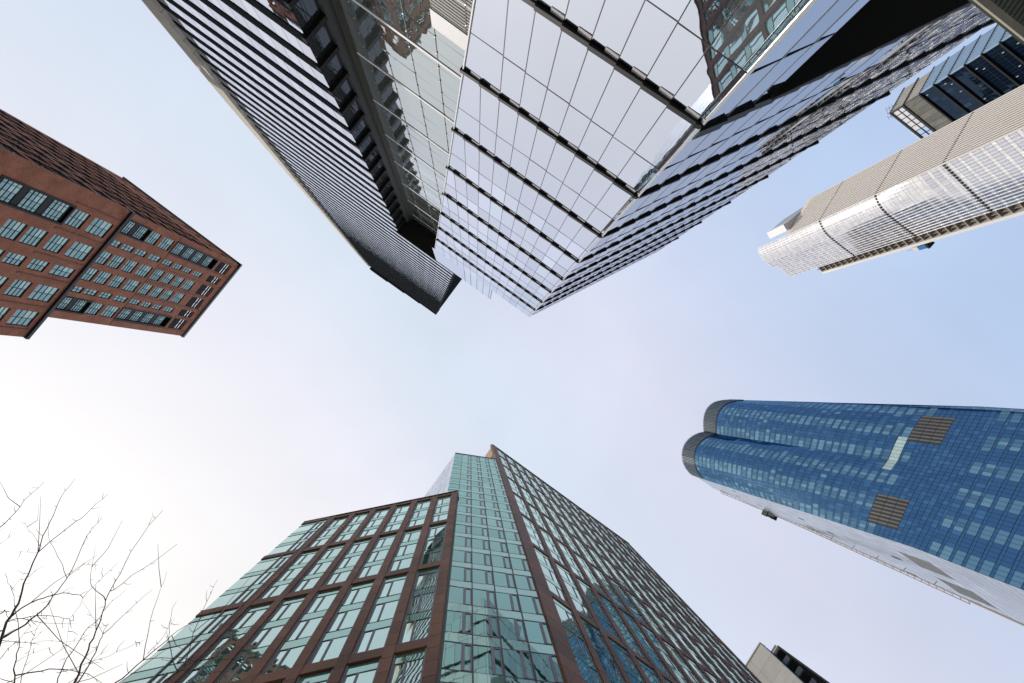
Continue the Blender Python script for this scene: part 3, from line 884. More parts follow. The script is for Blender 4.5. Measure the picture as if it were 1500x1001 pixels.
    wins.emit(root, [darkmet, winframe], [glGreen, glSp, glGreenD, glGreen, glPale])
block_G()
#PART3

# ================================================================== S: silver tower with a rounded corner
def resample(pts, n):
    pts = [Vector(p) for p in pts]; Ls = [0]
    for a, b in zip(pts, pts[1:]): Ls.append(Ls[-1]+(b-a).length)
    o = []
    for i in range(n+1):
        t = Ls[-1]*i/n; k = 0
        while k < len(Ls)-2 and Ls[k+1] < t: k += 1
        u = (t-Ls[k])/max(1e-6, Ls[k+1]-Ls[k]); o.append(pts[k].lerp(pts[k+1], min(1, max(0, u))))
    return o
def loft_p(sec, h, i):            # sec: list of (h, pts)
    if h <= sec[0][0]: return sec[0][1][i]
    for (a, P), (b, Q) in zip(sec, sec[1:]):
        if h <= b: return P[i].lerp(Q[i], (h-a)/(b-a))
    return sec[-1][1][i]
def tower_S():
    C = polar(-24.45, 176.4)
    E = polar(-17.7, 186.3)
    Bk = polar(-27.95, 196.0)
    root = thing('silver_rounded_tower', 'silver white tower with a rounded glazed corner and warm stone fins down its side', 'skyscraper', C)
    n = 19
    rnd_pts = [at(*p, 224) for p in ((1200.6, 318.7), (1201.3, 325), (1204, 332), (1209, 340), (1215.8, 347), (1232.8, 360.4), (1251.8, 374.6))]
    rnd_pts[0] = C.copy()
    sec = [(160.5, resample([C, E], n)), (190.5, resample(rnd_pts, n)), (277, resample(rnd_pts, n))]
    wins = Wins(); fl = 3.8; t277 = 11
    _p = resample(rnd_pts, n); t277 = max(i for i in range(n) if math.degrees(math.atan2(_p[i].y, _p[i].x)) < -20.2)
    top = lambda i: 277 if i < t277 else 272
    ctr = (C+E+Bk)/3
    def P(i, h, d):
        a = loft_p(sec, h, max(0, i-1)); b = loft_p(sec, h, min(n, i+1)); e = (b-a).normalized(); nn = Vector((e.y, -e.x))
        if nn.dot(a-ctr) < 0: nn = -nn
        q = loft_p(sec, h, i)+nn*d
        return Vector((q.x, q.y, h+EYE))
    def PU(u, h, d):
        i = int(u); f = u-i
        return P(i, h, d).lerp(P(min(n, i+1), h, d), f)
    back = MB(); ribs = MB()
    h = 95.0; k = 0
    joints = (160.5, 190.5, 224)
    while h < 277:
        h1 = h+fl
        for i in range(n):
            if h1 > top(i)+2: continue
            p4 = [P(i, h, 0), P(i+1, h, 0), P(i+1, h1, 0), P(i, h1, 0)]
            nn = (p4[0]+p4[2])/2-Vector((ctr.x, ctr.y, h+EYE)); nn.z = 0
            back.face(p4, 0, nn)
            curved = (h > 168 and i < 8)
            for (a, b, m) in ((h+.12, h+2.35, 0), (h+2.5, h1-.05, 1)):
                def fn(f, p, i=i, a=a, b=b, m=m, nn=nn, curved=curved):
                    u0, u1 = i+.10, i+.90
                    mm = 1 if curved else m
                    p.face([PU(u0, a, .07), PU(u1, a, .07), PU(u1, b, .07), PU(u0, b, .07)], mm, nn)
                wins.add(fn, [PU(i+.05, a, 0), PU(i+.95, a, 0), PU(i+.95, b, 0), PU(i+.05, b, 0)])
        h = h1
    lev = [0, 95, 160.5, 175, 190.5, 224, 272, 277]
    for i in range(n+1):
        for a, b in zip(lev, lev[1:]):
            if b > top(i): continue
            dd = .32 if not (a >= 168 and i < 8) else .12
            w_ = .055
            ribs.prism([PU(max(0, i-w_), a, .0), PU(min(n-.001, i+w_), a, .0), PU(min(n-.001, i+w_), a, dd), PU(max(0, i-w_), a, dd)],
                       [PU(max(0, i-w_), b, .0), PU(min(n-.001, i+w_), b, .0), PU(min(n-.001, i+w_), b, dd), PU(max(0, i-w_), b, dd)])
    back.build('curved_wall', white, root)
    ribs.build('mullion', whitemul, root, kind='stuff')
    for jh in joints:
        m = MB()
        for i in range(n):
            m.prism([PU(i+.12, jh-.25, .02), PU(i+.88, jh-.25, .02), PU(i+.88, jh-.25, .34), PU(i+.12, jh-.25, .34)],
                    [PU(i+.12, jh+.45, .02), PU(i+.88, jh+.45, .02), PU(i+.88, jh+.45, .34), PU(i+.12, jh+.45, .34)])
        m.build('joint_line', black, root, kind='stuff')
    # stone fin side
    F = Fr(C, Bk-C, out=Vector((-1, -.6))); L = (Bk-C).length; TS = 250.0
    sw = Wins(); nb = 18; pt = L/nb
    fins = MB()
    for k in range(nb+1):
        fins = MB(); fins.box(F, k*pt-.38, k*pt+.38, -1.6, TS, -.2, .14); fins.build('stone_fin', finstone, root)
    h = 95
    while h < TS-3:
        for k in range(nb):
            def fn(f, p, k=k, h=h): p.pane(F, k*pt+.38, (k+1)*pt-.38, h+.1, h+fl-.05, .02, m=0)
            sw.add(fn, [F.p(k*pt, h+1), F.p((k+1)*pt, h+1), F.p((k+1)*pt, h+fl), F.p(k*pt, h+fl)])
        h += fl
    b = MB(); b.plate([C, E, E+(Bk-C), Bk], -1.6, TS-.5); b.build('core_wall', stone, root)
    for jh in joints:
        m = MB()
        for k in range(nb): m.box(F, k*pt+.25, (k+1)*pt-.25, jh-.3, jh+.5, .03, .17)
        m.build('joint_line', black, root, kind='stuff')
    sw.emit(root, [darkmet], [glNavy], name='side_window', limit=60)
    wins.emit(root, [darkmet], [glSilv, glass('silver_spandrel', (0.95, 0.94, 0.98), 0.6, (0.5, 0.5, 0.56), (0.6, 0.6, 0.65), rough=0.12)], name='window')
    # recess with balconies and the outer pier
    e3 = (E-C).normalized(); F3 = Fr(E, e3)
    m = MB(); m.box(F3, .1, 3.3, 95, 252, -3.0, -1.6); m.build('recess_wall', mat('brown_recess', (0.13, 0.10, 0.08), 0.7), root)
    m = MB(); h = 95
    while h < 252:
        m.box(F3, .2, 3.3, h, h+.35, -1.6, -.1, 0); m.box(F3, 1.7, 1.85, h+.35, h+2.6, -1.58, -.3, 0); h += fl
    m.build('recess_slab', mat('recess_grey', (0.33, 0.30, 0.26), 0.7), root, kind='stuff')
    m = MB(); m.box(F3, 3.3, 4.5, -1.6, 251, -6, .35); m.build('outer_pier', whitemul, root)
    m = MB(); m.box(F3, 4.52, 5.0, -1.6, 250, -8, -.4); m.build('outer_fin', finstone, root)
    # roof pieces
    m = MB()
    m.plate([at(*p_, 265) for p_ in ((1122.8, 341.4), (1128, 350), (1169, 326), (1163, 315))], 249.6, 265)
    m.build('penthouse', white, root)
    m = MB()
    m.plate([at(*p_, 268) for p_ in ((1124, 341), (1146.5, 322), (1175, 304), (1181, 311))], 249.7, 266.5)
    m.build('penthouse_screen', mat('penthouse_grey', (0.42, 0.43, 0.46), 0.6), root)
    # cleaning cradle hanging off the outer pier
    cr = thing('cleaning_cradle', 'blue and black window cleaning cradle hanging on the silver tower', 'cleaning cradle', F3.p(5, 0).xy, 190+EYE)
    m = MB(); m.box(F3, 5.1, 6.9, 191, 195, -2.2, .2); m.build('cabin', mat('blue_paint', (0.03, 0.16, 0.38), 0.5), cr)
    m = MB(); m.box(F3, 5.05, 7.1, 190, 190.9, -2.6, .6); m.build('platform', black, cr)
    m = MB(); m.box(F3, 5.2, 6.8, 195.1, 197.6, -2.1, -.2); m.build('top_frame', cream, cr)
    m = MB(); m.box(F3, 5.06, 5.2, 197.7, 249, -1.5, -1.4); m.box(F3, 6.5, 6.6, 197.7, 202, -1.5, -1.4); m.build('hoist_rail', midgrey, cr)
tower_S()

# ================================================================== W: tall blue glass tower
def tower_W():
    n = 40; TOP = 310.0
    top = [at(*p, TOP) for p in ((1075, 586), (1060, 587), (1052, 588.3), (1045, 590.5), (1039, 595), (1035, 600), (1032, 607), (1030.5, 616), (1030.5, 626), (1031, 633.5))]
    top2 = [at(*p, TOP) for p in ((1031, 633.5), (1024, 635), (1016, 638.5), (1009, 643.5), (1003.5, 650), (1000, 658), (999, 667), (1000.5, 677), (1004.5, 685.5), (1010.5, 693), (1019, 698.5))]
    pale_t = [at(*p, TOP) for p in ((1019, 698.5), (1030, 706), (1043, 714.5))]
    lo_pts = [at(*p, 156) for p in ((1438, 595.8), (1446, 597), (1410, 664), (1374, 731), (1338, 802))]
    pale_lo = [at(*p, 156) for p in ((1338, 802), (1520, 926))]
    T = resample(top, 19)+resample(top2, 21)[1:]
    Lo = resample(lo_pts, n)
    sec = [(156, Lo), (TOP, T)]
    lp = resample(pale_lo, 22); tp = resample(pale_t, 22)
    sec2 = [(156, lp), (TOP, tp)]
    root = thing('blue_glass_skyscraper', 'very tall deep blue glass skyscraper with two rounded lobes at its crown', 'skyscraper', Lo[16])
    ctr_l = (Lo[0]+lp[-1])/2+Vector((30, 10)); 
    def mk(sec, n):
        def P(i, h, d=0):
            a = loft_p(sec, h, max(0, i-1)); b = loft_p(sec, h, min(n, i+1)); e = (b-a)
            e = e.normalized() if e.length > 1e-6 else Vector((1, 0)); nn = Vector((e.y, -e.x))
            c = loft_p(sec, h, i)
            return c, nn
        sg = 1 if P(n//2, 200)[1].dot(-P(n//2, 200)[0]) > 0 else -1
        def Q(u, h, d):
            i = min(int(u), n-1); f = u-i
            a, na = P(i, h); b, nb = P(i+1, h)
            q = a.lerp(b, f)+(na.lerp(nb, f)).normalized()*sg*d
            return Vector((q.x, q.y, h+EYE))
        return Q
    Q1 = mk(sec, n); Q2 = mk(sec2, 22)
    wins = Wins(); backs = MB(); FLH = 4.0
    h = 92.0
    fi = 0
    tanm = mat('louvre_tan', (0.17, 0.16, 0.14), 0.7, spec=.1)
    while h < TOP-.5:
        h1 = min(h+FLH, TOP); crown = h > 295
        for i in range(n):
            nn = (Q1(i+.5, h, 1)-Q1(i+.5, h, 0))
            backs.face([Q1(i, h, 0), Q1(i+1, h, 0), Q1(i+1, h1, 0), Q1(i, h1, 0)], 0, nn)
            c = pix(Q1(i+.5, 170, 0))
            kind = 0
            if crown and 0 < i < 39: kind = 3
            if c:
                if 164 <= h < 176 and 611 < c[1] < 649: kind = 4
                if 164 <= h < 176 and 728 < c[1] < 769: kind = 4
                if 176 <= h < 180: kind = 5
                if kind == 5 and not 645 < c[1] < 694: kind = 0
            if 150 < h < 172 and kind == 0: kind = 6
            def fn(f, p, i=i, h=h, h1=h1, nn=nn, kind=kind):
                a, b = i+.04, i+.96
                if kind == 3:
                    for q in range(2):
                        f.prism([Q1(a+.5*q, h, .02), Q1(a+.5*q+.2, h, .02), Q1(a+.5*q+.2, h, .5), Q1(a+.5*q, h, .5)],
                                [Q1(a+.5*q, h1, .02), Q1(a+.5*q+.2, h1, .02), Q1(a+.5*q+.2, h1, .5), Q1(a+.5*q, h1, .5)], 1)
                    p.face([Q1(i, h, .01), Q1(i+1, h, .01), Q1(i+1, h1, .01), Q1(i, h1, .01)], 3, nn)
                elif kind == 4:
                    p.face([Q1(a, h+.1, .06), Q1(a+.45, h+.1, .06), Q1(a+.45, h1-.1, .06), Q1(a, h1-.1, .06)], 2, nn)
                    p.face([Q1(a+.47, h+.1, -.3), Q1(b, h+.1, -.3), Q1(b, h1-.1, -.3), Q1(a+.47, h1-.1, -.3)], 3, nn)
                    p.face([Q1(a+.47, h+.1, .05), Q1(b, h+.1, .05), Q1(b, h1-.1, .05), Q1(a+.47, h1-.1, .05)], 3, nn)
                elif kind == 5:
                    p.face([Q1(a, h+.15, .06), Q1(b, h+.15, .06), Q1(b, h1-.15, .06), Q1(a, h1-.15, .06)], 4, nn)
                elif kind == 6:
                    p.face([Q1(a, h+.1, .06), Q1(b, h+.1, .06), Q1(b, h+1.9, .06), Q1(a, h+1.9, .06)], 0, nn)
                    p.face([Q1(a, h+2.05, .06), Q1(b, h+2.05, .06), Q1(b, h1-.1, .06), Q1(a, h1-.1, .06)], 0, nn)
                else:
                    j = [(rnd()-.5)*.02 for _ in range(4)]
                    blind = (i % 7 in (2, 3, 4)) 
                    p.face([Q1(a, h+.15, .06+j[0]), Q1(b, h+.15, .06+j[1]), Q1(b, h+2.95, .06+j[2]), Q1(a, h+2.95, .06+j[3])], 1 if blind or rnd() < .06 else 0, nn)
                    p.face([Q1(a, h+3.05, .06), Q1(b, h+3.05, .06), Q1(b, h1-.05, .06), Q1(a, h1-.05, .06)], 0, nn)
            wins.add(fn, [Q1(i, h, 0), Q1(i+1, h, 0), Q1(i+1, h1, 0), Q1(i, h1, 0)])
        h = h1
    backs.build('curtain_wall', mat('navy_frame', (0.02, 0.035, 0.06), 0.4, 0.3), root)
    wins.emit(root, [darkmet, mat('crown_rib', (0.13, 0.17, 0.21), 0.6, 0, .2, spec=.1)], [glBlueW, glBlueV, tanm, darkmet, mat('pale_blind', (0.42, 0.56, 0.55), 0.5, 0, .2)])
    # pale side
    wp = Wins(); bk = MB(); h = 92.0
    while h < TOP-2:
        h1 = min(h+FLH, TOP)
        for i in range(22):
            nn = (Q2(i+.5, h, 1)-Q2(i+.5, h, 0))
            bk.face([Q2(i, h, 0), Q2(i+1, h, 0), Q2(i+1, h1, 0), Q2(i, h1, 0)], 0, nn)
            r_ = rnd() < .010
            c = pix(Q2(i+.5, h, 0)); lou = 158 < h < 170 and (4 < i < 10 or 12 < i < 18)
            def fn(f, p, i=i, h=h, h1=h1, nn=nn, r_=r_, lou=lou):
                if lou:
                    for q in range(3): p.face([Q2(i+.33*q+.03, h+.05, .06), Q2(i+.33*q+.2, h+.05, .06), Q2(i+.33*q+.2, h1-.05, .06), Q2(i+.33*q+.03, h1-.05, .06)], 1, nn)
                else: p.face([Q2(i+.03, h+.18, .06), Q2(i+.97, h+.18, .06), Q2(i+.97, h1-.05, .06), Q2(i+.03, h1-.05, .06)], 2 if r_ else 0, nn)
            wp.add(fn, [Q2(i, h, 0), Q2(i+1, h, 0), Q2(i+1, h1, 0), Q2(i, h1, 0)])
        h = h1
    bk.build('side_curtain_wall', mat('side_frame', (0.40, 0.41, 0.45), 0.5), root)
    wp.emit(root, [darkmet], [glPale, midgrey, black], name='side_window', limit=60)
    # closed body
    b = MB()
    far = lambda s1, s2: [s1[0]*1.03+Vector((0, 1))]+[s1[k]*1.012 for k in range(1, 41)]+[s2[0]*1.02, s2[-1]*1.004, s2[-1]+Vector((30, -5)), s1[0]+Vector((38, 4))]
    def ring(a, bb, h): return [(p.x, p.y, h+EYE) for p in far(a, bb)]
    b.prism(ring(Lo, lp, -1.6), ring(Lo, lp, 155.9)); b.build('lower_wall', glBlueW, root)
    b = MB(); sl = [Lo[0]*1.03+Vector((.5, 1))]+[p*1.025 for p in Lo[1:]]+[lp[-1]*1.002, lp[-1]+Vector((30, -5)), Lo[0]+Vector((38, 4))]
    st = [T[0]*1.03+Vector((.5, 1))]+[p*1.025 for p in T[1:]]+[tp[-1]*1.002, tp[-1]+Vector((22, -8)), T[0]+Vector((26, 6))]
    for a, c in ((156.1, TOP-.3),):
        b.prism([(p.x, p.y, a+EYE) for p in sl], [(p.x, p.y, c+EYE) for p in st])
    b.build('core_wall', mat('core_blue', (0.02, 0.035, 0.06), 0.5), root)
    # small boxes and lights on the face
    m = MB(); q = at(1061.5, 636, 300); m.plate([q, q+Vector((1.6, -.3)), q+Vector((1.7, 1.3)), q+Vector((.1, 1.5))], 297, 301)
    m.build('open_vent', tan, root)
    # hoist mast up the pale side
    hm = thing('hoist_mast', 'thin brown construction hoist mast running up the pale side of the blue skyscraper', 'hoist mast', at(1250, 800, 205))
    pts = [(1054.5, 719.2, 300), (1121, 746.5, 268), (1190, 776.5, 232), (1255, 806, 203), (1320, 835, 183), (1420, 880, 156)]
    P3 = [Vector((*at(x, y, h), h+EYE)) for x, y, h in pts]
    def off(p, dx, dy): return p+Vector((dx, dy, 0))
    m = MB()
    for dx, dy in ((0, 0), (1.0, .5), (.2, 1.1)):
        m.tube([off(p, dx, dy) for p in P3], [.16]*len(P3), 4)
    for a, c in zip(P3, P3[1:]):
        k = int((a-c).length/3)
        for i in range(k):
            p0 = a.lerp(c, i/k); p1 = a.lerp(c, (i+.5)/k); p2 = a.lerp(c, (i+1)/k)
            m.tube([off(p0, 0, 0), off(p1, 1, .5)], [.09, .09], 4); m.tube([off(p1, 1, .5), off(p2, .2, 1.1)], [.09, .09], 4)
    m.tube([P3[-1], Vector((P3[-1].x, P3[-1].y, 0))], [.3, .3], 4)
    m.build('lattice', mat('mast_brown', (0.25, 0.19, 0.14), 0.7), hm)
    m = MB()
    for i in range(9):
        p = P3[1].lerp(P3[-1], i/9); m.tube([p, p+Vector((1.2, -1.1, 0))], [.12, .12], 4)
    m.build('wall_tie', midgrey, hm)
    cb = thing('hoist_cabin', 'black and white hoist cabin riding the mast on the blue skyscraper', 'hoist cabin', at(1122, 749, 268), 262+EYE)
    q = at(1123.5, 750.5, 268); e = (at(1190, 776.5, 268)-at(1121, 746.5, 268)).normalized(); F = Fr(q, e)
    m = MB(); m.box(F, -2.3, 2.3, 264, 266, -1.6, 1.6); m.build('cabin', white, cb)
    for x0, x1 in ((-2.9, -2.35), (2.35, 3.1)):
        m = MB(); m.box(F, x0, x1, 263, 267.5, -2.2, 2.2); m.build('end_frame', black, cb)
    m = MB(); m.box(F, -2.3, 2.3, 263.4, 263.9, -1.9, -1.2); m.box(F, -2.3, 2.3, 263.4, 263.9, 1.2, 1.9); m.build('floor_beam', black, cb)
tower_W()

# ================================================================== D: dark office tower behind the silver one
def tower_D():
    C = at(1348.5, 138, 213)
    FR = Fr(C, at(1396, 176, 213)-C); FL = Fr(C, at(1381, 80, 213)-C, out=Vector((-1, -.5)))
    LR = 34; LL = 15.5
    root = thing('dark_office_tower', 'dark navy glass office tower with black floor lines, unfinished grey crown and roof aerials', 'office tower', C)
    lv = [213-7.26*k for k in range(16)]
    b = MB(); b.plate([C, C+FR.e*LR, C+FR.e*LR+FL.e*LL, C+FL.e*LL], -1.6, 213.3); b.build('core_wall', mat('navy_core', (0.012, 0.018, 0.028), 0.5), root)
    wr = Wins(); wl = Wins()
    for k in range(len(lv)-1):
        h1, h0 = lv[k], lv[k+1]
        m = MB(); m.box(FR, -.4, LR, h1-.35, h1+.35, .02, .85); m.box(FL, -.3, LL, h1-.30, h1+.30, .02, .80); m.build('floor_line', black, root)
        for i in range(20):
            for (a, c) in ((h0+.4, h0+3.3), (h0+3.5, h1-.4)):
                lit = rnd() < .0
                def fn(f, p, i=i, a=a, c=c): p.pane(FR, i*1.7+.06, i*1.7+1.64, a, c, .05, j=.02)
                wr.add(fn, [FR.p(i*1.7, a), FR.p(i*1.7+1.7, a), FR.p(i*1.7+1.7, c), FR.p(i*1.7, c)])
        for i in range(12):
            def fn(f, p, i=i, h0=h0, h1=h1):
                f.box(FL, i*1.29, i*1.29+.42, h0+.35, h1-.35, .05, .75, 1)
                p.pane(FL, i*1.29+.43, i*1.29+1.28, h0+.35, h1-.35, .06, j=.01)
            wl.add(fn, [FL.p(i*1.29, h0), FL.p(i*1.29+1.29, h0), FL.p(i*1.29+1.29, h1), FL.p(i*1.29, h1)])
    wr.emit(root, [darkmet], [glNavy])
    wl.emit(root, [darkmet, mat('blue_fin', (0.33, 0.47, 0.62), 0.4, 0.3)], [glBlueW], name='fin_window', limit=60)
    # a few rooms with the lights on
    m = MB(); random.seed(11)
    em, nt, bs = newmat('ceiling_light'); bs.inputs['Emission Color'].default_value = (.8, .95, .75, 1); bs.inputs['Emission Strength'].default_value = .3
    bs.inputs['Base Color'].default_value = (.2, .22, .19, 1)
    for q in range(28):
        k = random.randrange(0, 7); i = random.randrange(0, 20); s0 = i*1.7+.3
        h0 = lv[k]-random.choice((1.2, 3.0, 4.6))
        m.box(FR, s0, s0+.32, h0-.9, h0, .06, .09)
    m.build('ceiling_light', em, root, kind='stuff')
    # crown
    m = MB()
    for i in range(9):
        m.box(FR, i*3.0+.08, i*3.0+2.92, 213.9, 222.0, -.4, .1+.01*(i % 3))
    m.build('crown_panel', [mat('raw_grey_panel', (0.17, 0.165, 0.15), 0.8, 0, .35, .4)], root)
    m = MB(); m.box(FR, -.3, 27, 222.2, 223.4, -.8, .5); m.box(FR, -.3, 0, 213.4, 230, -.8, .2); m.box(FR, -.3, 27, 229.6, 230.6, -.6, .2)
    m.box(FR, 0, 27, 226.2, 226.5, -.5, 0)
    for i in range(10): m.box(FR, i*3, i*3+.22, 223.4, 229.6, -.5, 0)
    m.build('crown_frame', darkmet, root)
    m = MB()
    for i in range(5):
        m.box(FR, i*3+.25, i*3+2.95, 223.5, 226.1, -.3, -.2); m.box(FR, i*3+.25, i*3+2.95, 226.6, 229.5, -.3, -.2)
    m.build('screen_panel', white, root)
    m = MB()
    for i in range(11): m.box(FL, i*1.4, i*1.4+.5, 213.6, 229.8, -.3, .3)
    m.build('crown_fin', mat('crown_fin_grey', (0.42, 0.40, 0.37), .7), root)
    m = MB(); m.box(FL, -.2, LL, 229.8, 230.6, -.6, .4); m.box(FL, -.2, LL, 221.6, 222.3, -.25, .6); m.box(FL, 0, LL, 213.5, 229.7, -.8, -.35); m.build('crown_rail', darkmet, root)
    m = MB()
    for i in range(9):
        m.box(FR, 15+i*1.5, 15.7+i*1.5, 230.7, 231.6, -.6, .1)
    m.build('roof_walkway', white, root)
    cr = thing('red_crane_arm', 'orange red maintenance crane arm on the crown of the dark tower', 'crane', FR.p(0, 0).xy, 217+EYE)
    a = Vector((*at(1343, 136.5, 219), 219+EYE)); b_ = Vector((*at(1333.5, 142.5, 222), 222+EYE)); c = Vector((*at(1326, 147.5, 224), 224+EYE))
    red = mat('red_orange', (0.75, 0.12, 0.03), 0.5)
    m = MB(); m.tube([a, b_, c], [.8, .7, .35], 6); m.build('arm', red, cr)
    m = MB(); m.tube([c, c+Vector((.8, 0, .3))], [1.0, 1.0], 8); m.build('drum', red, cr)
    an = thing('roof_aerial', 'small cluster of aerials on the corner tip of the dark tower', 'aerial', FR.p(0, 0).xy, 230+EYE)
    q = Vector((*at(1306, 164.5, 231.5), 231.5+EYE))
    for o in ((0, 0, 0), (.2, 2.2, 0), (-.6, -2.0, 0)):
        m = MB(); p = q+Vector(o)
        m.tube([p+Vector((0, 0, -2.5)), p+Vector((-1.0, 0, 1.5))], [.12, .08], 5)
        for t_ in (.2, .6, .95): 
            r_ = p+Vector((-1.0*t_, 0, -2.5+4*t_)); m.tube([r_+Vector((-.5, -1, 0)), r_+Vector((.5, 1, 0))], [.08, .08], 4)
        m.build('antenna', darkmet, an)
tower_D()

# ================================================================== K: pale concrete block with balconies
def block_K():
    H = 82.0
    A = at(1112.7, 941.3, H); Bq = at(1093, 973, H); Cq = at(1173, 980, H)
    e1 = (Bq-A).normalized(); e2 = Vector((-e1.y, e1.x))
    if e2.dot(Cq-A) < 0: e2 = -e2
    F = Fr(A, e1)                # front face
    root = thing('concrete_balcony_block', 'pale concrete block with dark stacked balconies, its roof corner peeping past the brown tower', 'apartment block', A)
    S = Fr(A, e2, out=Vector((0, -1)))
    m = MB()
    m.box(F, 0, 9.5, -1.6, H-.25, -1.0, -.03)
    for i in range(3):
        for k in range(9): m.box(F, i*3.15+.02, i*3.15+3.11, H-.27-3.05*(k+1), H-.3-3.05*k, -.02, 0)
    m.box(F, -.08, 9.6, H-.24, H, -1.0, .08)
    m.build('front_wall', conc, root)
    # side: glass set back behind balconies
    d = -.02
    m = MB(); m.box(S, 1.0, 1.75, H-4.2, H, -9.5, 0); m.build('corner_pier', conc, root)
    m = MB(); m.box(S, 1.76, 20, -1.6, H-4, -9, -3.2); m.build('core_wall', darkmet, root)
    m = MB()
    for k in range(8): m.pane(S, .55, 2.6, H-3.6-3.05*k, H-.7-3.05*k, .03)
    m.build('glass_screen', glBlueV, root)
    w = Wins()
    for k in range(8):
        h1 = H-.9-3.05*k; h0 = h1-2.6
        for i in range(9):
            a = 1.8+i*1.9
            def fn(f, p, a=a, h0=h0, h1=h1):
                f.box(S, a, a+.08, h0, h1, -3.18, -3.05); p.pane(S, a+.09, a+1.88, h0, h1, -3.12)
            w.add(fn, [S.p(a, h0), S.p(a+1.9, h0), S.p(a+1.9, h1), S.p(a, h1)])
    w.emit(root, [darkmet], [glBlueV])
    for k in range(8):
        h = H-.45-3.05*k
        m = MB(); m.box(S, 2.8, 20, h-.25, h, -3.0, 1.1); m.build('balcony_slab', mat('dark_olive', (0.030, 0.029, 0.022), 0.8) if k == 0 else bpy.data.materials['dark_olive'], root)
        m = MB()
        for i in range(3): m.box(S, 2.75+.02, 2.83, h+.03, h+1.05, -2.9+i*1.35, -2.9+i*1.35+1.3)
        m.build('balustrade', midgrey, root)
    m = MB(); m.box(S, 2.7, 20, H-.18, H+.05, -3, 1.35); m.build('roof_edge', conc, root)
block_K()

# ================================================================== T: dark canopy in the top right corner
def canopy_T():
    h = 11.0
    a = at(1422, -6, h); b = at(1512, 66, h)
    F = Fr(a, b-a); L = (b-a).length
    root = thing('entrance_canopy', 'low dark green glazed canopy with a beige edge beam in the upper right corner', 'canopy', a)
    m = MB(); m.box(F, -1.5, L+2.5, h, h+.05, -.24, 0); m.build('edge_beam', stone, root)
    m = MB()
    k = -1.45
    while k < L+2.5:
        m.box(F, k, k+.09, h+.06, h+.12, -.95, -.25); k += .115
    m.build('ribbed_panel', mat('green_grey_rib', (0.17, 0.19, 0.15), 0.6), root)
    m = MB(); m.box(F, -1.5, L+2.5, h-.02, h+.2, -1.16, -.96); m.box(F, L*.86, L*.86+.06, h+.0, h+.1, -.95, -.25)
    m.build('steel_beam', black, root)
    m = MB(); m.box(F, -1.5, L+2.5, h+.2, h+.3, -4, -.25); m.build('roof_deck', mat('canopy_deck', (0.04, 0.048, 0.035), 0.7), root)
    m = MB(); m.box(F, L+2.0, L+2.3, -1.6, h+.19, -3.8, -3.5); m.build('post', darkmet, root)
canopy_T()

# ================================================================== bare trees, lower left
def tree(label, base_px, hb, stems, th):
    """stems: (picture trace, h start, h end, r start, r end, joins trunk?)"""
    P = at(base_px[0], base_px[1], hb)
    root = thing('bare_tree', label, 'tree', P, group='bare street trees')
    fork = Vector((P.x, P.y, hb+EYE))
    m = MB(); m.tube([Vector((P.x+.15, P.y+.1, 0)), Vector((P.x+.05, P.y, 1.5)), Vector((P.x, P.y+.05, 3)), fork], [.16, .13, .115, .10], 10)
    m.build('trunk', bark, root, smooth=True)
    for tr, h0, h1, r0, r1, join in stems:
        pts = []; k = len(tr)
        for i, (x, y) in enumerate(tr):
            h = h0+(h1-h0)*i/(k-1); pts.append(Vector((*at(x, y, h), h+EYE)))
        r0 *= .66; r1 *= .6
        rad = [r0+(r1-r0)*(i/(k-1))**.7 for i in range(k)]
        if join:
            a = fork.lerp(pts[0], .45)+Vector((0, 0, .12)); pts = [fork, a]+pts; rad = [max(r0*1.5, .03), r0*1.2]+rad
        # subdivide with a slight zig-zag as real twigs have
        q = [pts[0]]; rr = [rad[0]]
        for i in range(len(pts)-1):
            for t in (.5, 1.0):
                p = pts[i].lerp(pts[i+1], t); r = rad[i]+(rad[i+1]-rad[i])*t
                j = .010 if t < 1 else .004
                q.append(p+Vector((rnd()-.5, rnd()-.5, rnd()-.5))*2*j); rr.append(r)
        m = MB(); m.tube(q, rr, 6)
        # spurs
        for i in range(2, len(q)-1):
            if rnd() < .6:
                t = (q[i+1]-q[i]).normalized(); s = t.orthogonal(); s.rotate(Matrix.Rotation(rnd()*6.28, 3, t))
                d = (t*.35+s).normalized(); l = .03+.09*rnd()**2
                m.tube([q[i], q[i]+d*l*.5, q[i]+(d+t*.3)*l], [.0028, .0022, .0012], 4)
            if rnd() < .05 and rr[i] < .02:
                t = (q[i+1]-q[i]).normalized(); s = t.orthogonal(); s.rotate(Matrix.Rotation(rnd()*6.28, 3, t))
                d = (t*1.2+s).normalized(); l = .3+.4*rnd()
                m.tube([q[i], q[i]+d*l*.5+Vector((0, 0, .03)), q[i]+(d+t*.4)*l], [.004, .003, .0014], 4)
        m.build('branch', th, root, smooth=True)
